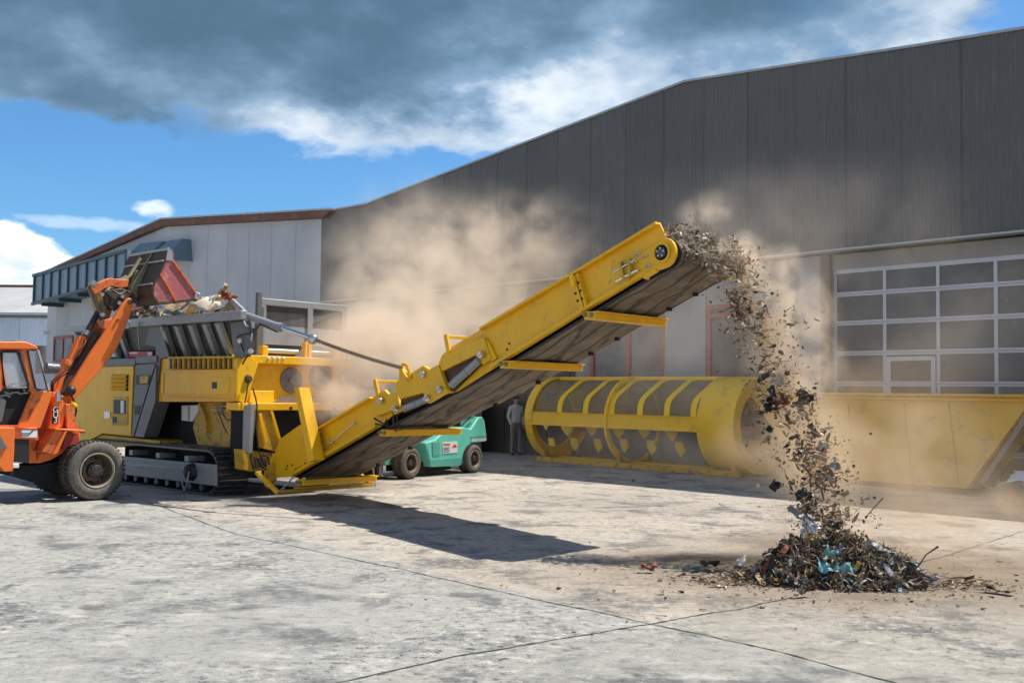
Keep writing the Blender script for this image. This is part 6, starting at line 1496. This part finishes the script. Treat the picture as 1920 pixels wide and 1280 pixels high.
def pile_height(x, y):
    """metres above the yard; x right, y away, round the pile centre."""
    h = .37 * math.exp(-((x + .0) / .32) ** 2 - (y / .36) ** 2) + .27 * math.exp(-((x + .46) / .24) ** 2 - ((y - .05) / .30) ** 2) + .25 * math.exp(-((x - .45) / .34) ** 2 - ((y + .02) / .30) ** 2) + .035 * math.exp(-((x + .85) / .35) ** 2 - (y / .25) ** 2)
    h += .09 * mnoise.noise(Vector((x * 5, y * 5, 0))) * min(1, h * 8) + .045 * mnoise.noise(Vector((x * 14, y * 14, 3))) * min(1, h * 8)
    return h
def pile():
    C = Vector((PILE.x - .06, PILE.y + .05, 0)); rnd = random.Random(21)
    mb = MB(); n = 90; v = []; f = []; S = 1.8
    for i in range(n + 1):
        for j in range(n + 1):
            x = (i / n - .5) * 2 * S; y = (j / n - .5) * 2 * .95; v.append((C.x + x, C.y + y, max(-.02, pile_height(x, y) - .035)))
    for i in range(n):
        for j in range(n): a_ = i * (n + 1) + j; f.append((a_, a_ + n + 1, a_ + n + 2, a_ + 1))
    mb.add(v, f, 0)
    cnt = 0
    while cnt < 3000:
        x = rnd.gauss(0, .52); y = rnd.gauss(0, .30); h = pile_height(x, y)
        if h < .03: continue
        cnt += 1; L = rnd.choice((.04, .06, .08, .11, .15, .2)); big = rnd.random() < .22
        m_ = pick(rnd, PAL_PILE)
        if x > .35 and rnd.random() < .32: m_ = rnd.choice((1, 0, 5, 1))
        dx, dy = x + .02, y; nx = pile_height(x + .04, y) - h; ny = pile_height(x, y + .04) - h
        nrm = Vector((-nx, -ny, .04)).normalized(); t1 = nrm.cross(Vector((rnd.gauss(0, 1), rnd.gauss(0, 1), rnd.gauss(0, .3)))).normalized(); t2 = nrm.cross(t1)
        mt = Matrix((t1, t2, nrm)).transposed() @ Matrix.Rotation(rnd.gauss(0, .55), 3, 'Y') @ Matrix.Rotation(rnd.gauss(0, .5), 3, 'X')
        shred(mb, Vector((C.x + x, C.y + y, max(.012, h + rnd.uniform(-.02, .04)))), L, rnd.uniform(.03, .07) if big else rnd.uniform(.006, .024), rnd, m_, mt, rnd.uniform(-1.8, 1.8))
    for i in range(260):        # longer loops and wires standing proud
        x = rnd.gauss(0, .5); y = rnd.gauss(-.05, .3); h = pile_height(x, y)
        if h < .06: continue
        shred(mb, Vector((C.x + x, C.y + y, h + .02)), rnd.uniform(.15, .34), rnd.uniform(.004, .016), rnd, pick(rnd, PAL_PILE), None, rnd.uniform(-3, 3))
    for i in range(420):        # dark wiry tangle on the right
        x = rnd.gauss(.55, .18); y = rnd.gauss(-.12, .18); h = max(.02, pile_height(x, y))
        shred(mb, Vector((C.x + x, C.y + y, h + rnd.uniform(0, .05))), rnd.uniform(.08, .2), rnd.uniform(.003, .009), rnd, rnd.choice((1, 1, 5, 0)), None, rnd.uniform(-2.5, 2.5))
    o = mb.build('waste_pile', WM, None, smooth=0, fix=False)
    tag(o, 'heap of shredded dark waste lying on the concrete under the fall', 'waste pile', kind='stuff')
    for (x, y, w, h, m_, sd, lab, dz) in ((-.19, -.36, .20, .12, 6, 3, 'pale turquoise torn sheet on the front of the pile', .06), (.0, -.40, .17, .13, 6, 8, 'darker turquoise plastic piece low on the front of the pile', .03), (-.12, -.22, .18, .10, 6, 12, 'crumpled turquoise bag in the middle of the pile', .05),
                                  (.10, -.33, .16, .08, 7, 15, 'yellow ochre rag beside the turquoise sheets', .03), (.45, -.1, .26, .06, 5, 18, 'long grey green strip curling over the right half of the pile', .05), (.08, -.12, .16, .06, 3, 22, 'beige looped strip near the pile top', .06),
                                  (-.62, -.05, .22, .15, 1, 25, 'black torn sheet on the left shoulder of the pile', .06), (.32, .0, .16, .06, 4, 28, 'cream pointed scrap standing on the right of the pile top', .08), (-.50, -.40, .22, .11, 1, 33, 'black flap at the front left foot of the pile', .03), (-.25, .0, .15, .12, 7, 35, 'ochre tangle left of the pile top', .07), (.05, .1, .2, .17, 0, 41, 'dark brown clod standing behind the pile top', .12)):
        hh = max(.02, pile_height(x, y)) + dz; rr = random.Random(sd)
        sheet('pile_scrap', Vector((C.x + x, C.y + y, hh)), w, h, h * .5, 200 + sd, WM[m_], lab, 'scrap', rot=(R(60) + rr.uniform(-.5, .5), rr.uniform(-1.2, 1.2), rr.uniform(-.6, .6)), fold=.5, n=9, group='larger scraps on the waste pile')
    k = MB(); a_ = Vector((C.x + .62, C.y - .3, .14)); k.tube([a_, a_ + Vector((.10, 0, .07)), a_ + Vector((.18, 0, .19)), a_ + Vector((.27, .0, .25)), a_ + Vector((.30, 0, .27))], [.006, .006, .006, .008, .012], 6)
    tag(k.build('cable_end', WM[1], None), 'black cable end sticking up from the right side of the pile', 'cable')
    # litter on the ground
    mb = MB(); rnd = random.Random(9)
    for i in range(1500):
        if i < 900: x = rnd.gauss(.2, 1.3); y = rnd.gauss(-.05, .62)
        else: x = rnd.uniform(-5, 2.5); y = rnd.uniform(-2.6, 3.0)
        if i >= 900 and rnd.random() < .35: continue
        L = rnd.choice((.012, .02, .03, .05)) * (1 if i < 900 else .6) * rnd.uniform(.6, 1.3); mt = Matrix.Rotation(rnd.uniform(0, 6.28), 3, 'Z') @ Matrix.Rotation(rnd.gauss(0, .15), 3, 'X')
        shred(mb, Vector((C.x + x, C.y + y, .009 + L * .08)), L, L * rnd.uniform(.2, .6), rnd, pick(rnd, ((4, 0), (3, 2), (3, 3), (1.3, 4), (1, 1))), mt, rnd.uniform(-.5, .5))
    for i in range(520):        # denser fan to the left and right feet of the pile
        sd_ = rnd.random() < .6; x = (-.95 if sd_ else 1.1) + rnd.gauss(0, .28); y = -.12 + rnd.gauss(0, .17); L = rnd.uniform(.03, .11)
        mt = Matrix.Rotation(rnd.uniform(0, 6.28), 3, 'Z') @ Matrix.Rotation(rnd.gauss(0, .3), 3, 'X')
        shred(mb, Vector((C.x + x, C.y + y, .015 + rnd.random() * .03 * max(0, 1 - abs(abs(x) - 1) * 2))), L, rnd.uniform(.005, .02), rnd, pick(rnd, ((3, 0), (3, 2), (3, 3), (1.6, 4), (1, 1))), mt)
    tag(mb.build('scattered_litter', WM, None, smooth=0, fix=False), 'small chips and splinters scattered over the concrete round the pile', 'litter', kind='stuff')
    G = [((1217, 1074), .16, .07, 8, 'red brown broken block lying left of the pile', .05), ((1305, 1072), .15, .07, 6, 'turquoise fragment on the ground between the red block and the pile', .04), ((1335, 1070), .20, .16, 0, 'dark bent cardboard arch at the left foot of the pile', .05),
         ((1352, 1100), .22, .05, 2, 'brown splintered stick in front of the cardboard arch', .02), ((1390, 1062), .22, .10, 5, 'grey crumpled film against the left foot of the pile', .05), ((1872, 1113), .28, .10, 0, 'flat dark board furthest right of the pile', .02),
         ((1357, 951), .20, .06, 5, 'grey rag on the sunlit concrete behind the conveyor shadow', .02), ((1187, 905), .16, .06, 1, 'small black rag on the ground in front of the drum', .02), ((1800, 1092), .30, .09, 2, 'brown plank piece between pile and right board', .02), ((1505, 1120), .18, .06, 1, 'black curl in front of the pile on the joint line', .03)]
    for i, ((u, v), w, h, m_, lab, dz) in enumerate(G):
        p = gpt(u, v); o = sheet('ground_scrap', Vector((p.x, p.y, dz + .01)), w, h, .035 if dz < .03 else .06, 400 + i, WM[m_], lab, 'scrap', rot=(.12 * math.sin(i), .1, i * 1.1), fold=.25, n=8, group='scraps on the concrete')
        if i == 0: o.modifiers[0].thickness = .03
pile()

# scrap heaped in the hopper
HS = [((268, 590), .7, .75, .40, WM[8], 'rust coloured panel at the left of the hopper load under the bucket'), ((300, 588), .9, .55, .35, WM[5], 'grey bent sheet left of centre in the hopper load'), ((322, 588), .7, .35, .40, WM[6], 'pale green bent strip under the bucket lip'),
      ((345, 585), .8, .70, .40, WM[3], 'tan crumpled sheet at the hopper rim right of the bucket tip'), ((378, 580), .9, .80, .38, WM[4], 'pale curved car panel lying along the hopper rim'), ((395, 572), 1.2, 1.0, .35, WM[3], 'tan curved shell rising highest out of the hopper'),
      ((410, 575), .8, .35, .25, WM[9], 'whitish torn label piece near the right end of the hopper load'), ((428, 570), .8, .25, .25, WM[8], 'dark red scrap at the right end of the hopper load'), ((255, 595), 1.2, .7, .45, M['rust'], 'dark brown plate at the left back of the hopper'), ((335, 592), 1.4, 1.0, .5, M['grey_light'], 'grey sheet lying deepest in the hopper'), ((330, 575), 1.3, .5, .4, WM[2], 'brown twisted strips behind the bucket tip'), ((418, 585), 1.5, .9, .4, WM[0], 'dark sheet behind the pale car panel')]
for i, ((u, v), b_, w, h, m_, lab) in enumerate(HS):
    c = FM.world(FM.p3(u, v, b_) + Vector((0, 0, .13))); rr = random.Random(i + 60)
    sheet('hopper_scrap', c, w, h, .09, 60 + i, m_, lab, 'scrap metal', rot=(R(38) + rr.uniform(-.5, .4), rr.uniform(-.35, .35), FM.rz + rr.uniform(-.3, .3)), fold=rr.choice((-.8, .5, -1.0)), n=10, group='scrap heaped in the hopper', sm=30)
mb = MB(); rnd = random.Random(3)
for i in range(300):
    p = FM.world(FM.p3(rnd.uniform(245, 435), 600, rnd.uniform(.3, 1.9)) + Vector((0, 0, rnd.uniform(-.12, .16)))); shred(mb, p, rnd.uniform(.06, .3), rnd.uniform(.01, .06), rnd, pick(rnd, PAL_PILE))
mb.box(*[0] * 6) if False else None
tag(mb.build('hopper_fill', WM, None, smooth=0, fix=False), 'torn strips and small scrap filling the gaps of the hopper load', 'waste', kind='stuff')

# =============================================================== DUST
def dust(name, blobs, label, seed, nscale, step=1.0, col=(.98, .86, .72), gain=1.0, aniso=.1, nstr=(.36, .66, .12, 1.7)):
    """one closed volume; density is a sum of soft puffs broken up by turbulence."""
    lo = Vector((1e9,) * 3); hi = Vector((-1e9,) * 3)
    B = []
    for (u, v, Y, rx, ry, rz, dn) in blobs:
        c = W3(u, v, Y); B.append((c, (rx, ry, rz), dn))
        for i, q in enumerate((rx, ry, rz)): lo[i] = min(lo[i], c[i] - q * 1.02); hi[i] = max(hi[i], c[i] + q * 1.02)
    lo.z = max(lo.z, .012)
    mb = MB(); mb.box(lo.x, hi.x, lo.y, hi.y, lo.z, hi.z)
    m = bpy.data.materials.new(name); m.use_nodes = True; nt = NT(m.node_tree); nt.n.clear()
    out = nt.new('ShaderNodeOutputMaterial'); pv = nt.new('ShaderNodeVolumePrincipled')
    tc = nt.new('ShaderNodeTexCoord').outputs['Object']
    warp = nt.new('ShaderNodeTexNoise'); nt.put(warp, 'Vector', tc); nt.put(warp, 'Scale', nscale * .8); nt.put(warp, 'Detail', 2)
    wv = nt.vmath('MULTIPLY', nt.vmath('SUBTRACT', warp.outputs['Color'], (.5, .5, .5)), (1.0 / nscale,) * 3)
    p = nt.vmath('ADD', tc, wv)
    tot = None
    for c, rad, dn in B:
        d = nt.vmath('LENGTH', nt.vmath('DIVIDE', nt.vmath('SUBTRACT', p, tuple(c)), rad))
        q = nt.ss(d, 0.05, 0.97, dn, 0.0)
        tot = q if tot is None else nt.math('ADD', tot, q)
    n1 = nt.noise(p, nscale, 6, .62, 0.3, off=(seed, seed * .3, 1))
    br = nt.ss(n1, *nstr)
    den = nt.math('MULTIPLY', nt.math('MULTIPLY', tot, br), gain)
    nt.put(pv, 'Density', den); pv.inputs['Color'].default_value = (*col, 1); pv.inputs['Anisotropy'].default_value = aniso
    nt.l.new(pv.outputs[0], out.inputs['Volume'])
    o = mb.build(name, m, None, smooth=0)
    try: m.cycles.volume_step_rate = step
    except Exception: pass
    return tag(o, label, 'dust cloud', kind='stuff')
dust('dust_cloud', [(645, 720, 17.3, 1.0, .95, 1.1, 2.0), (700, 660, 18.4, 1.4, 1.4, 1.2, 1.4), (755, 625, 20.5, 2.1, 2.2, 1.5, .85), (800, 570, 23, 3.2, 3.0, 2.2, .36), (890, 500, 25.5, 3.6, 3.0, 2.4, .26), (745, 520, 26, 2.9, 3.2, 2.6, .17), (790, 450, 28, 3.4, 3.0, 2.4, .13), (985, 470, 26.5, 3.4, 2.6, 2.2, .17), (880, 640, 25, 3.4, 3, 1.9, .24)],
     'warm beige dust rising behind the shredder against the dark hall', 2.0, 1.15, .8, nstr=(.42, .64, .03, 2.2), col=(.98, .83, .66))
dust('dust_cloud', [(1385, 480, 12.45, .42, .5, .36, 3.6), (1440, 505, 12.45, .55, .5, .36, 2.7), (1490, 575, 12.4, .65, .6, .60, 1.8), (1505, 660, 12.4, .6, .6, .8, 1.3), (1330, 400, 12.9, .55, .5, .34, 1.2), (1445, 640, 12.3, .45, .5, .7, 1.5), (1490, 750, 12.1, .6, .6, .8, 1.2)],
     'bright dust boiling off the conveyor head', 5.0, 2.9, .9, nstr=(.41, .62, .03, 2.1), col=(.97, .82, .65))
dust('dust_cloud', [(1395, 560, 12.1, .20, .25, .45, 2.6), (1440, 640, 11.9, .27, .28, .50, 3.0), (1470, 720, 11.7, .28, .28, .50, 3.0), (1500, 800, 11.4, .26, .28, .5, 2.6), (1540, 890, 11.1, .25, .26, .5, 2.4), (1560, 975, 10.8, .32, .3, .35, 2.4)],
     'brown fines falling in a curtain with the shredded waste', 21.0, 4.0, .8, nstr=(.40, .60, .05, 2.0), col=(.70, .52, .34))
dust('dust_cloud', [(1520, 860, 12.1, .9, .9, .9, .85), (1690, 880, 13.4, 2.8, 1.8, 1.1, .34), (1590, 1010, 11.6, 2.2, 1.1, .50, .60), (1900, 980, 12.0, 2.2, 1.6, .65, .60), (1440, 850, 13.6, 1.0, 1.2, .6, .40), (1600, 760, 14, 2.4, 2.0, 1.1, .16), (1350, 1030, 12.3, 1.6, 1.2, .28, .22)],
     'low tan dust drifting over the pile and the foot of the skip', 8.0, 1.2, 1.0, nstr=(.38, .66, .10, 1.8), col=(.92, .73, .52))
dust('dust_cloud', [(1520, 440, 18, 4.4, 2.6, 1.8, .07), (1320, 600, 19, 4.0, 3.0, 2.2, .08), (1760, 620, 17.5, 3.5, 2.2, 2.2, .08), (1230, 850, 20, 3.4, 2.0, .9, .06)],
     'thin haze of dust hanging before the hall front', 13.0, .7, 1.3, nstr=(.38, .68, .15, 1.7))
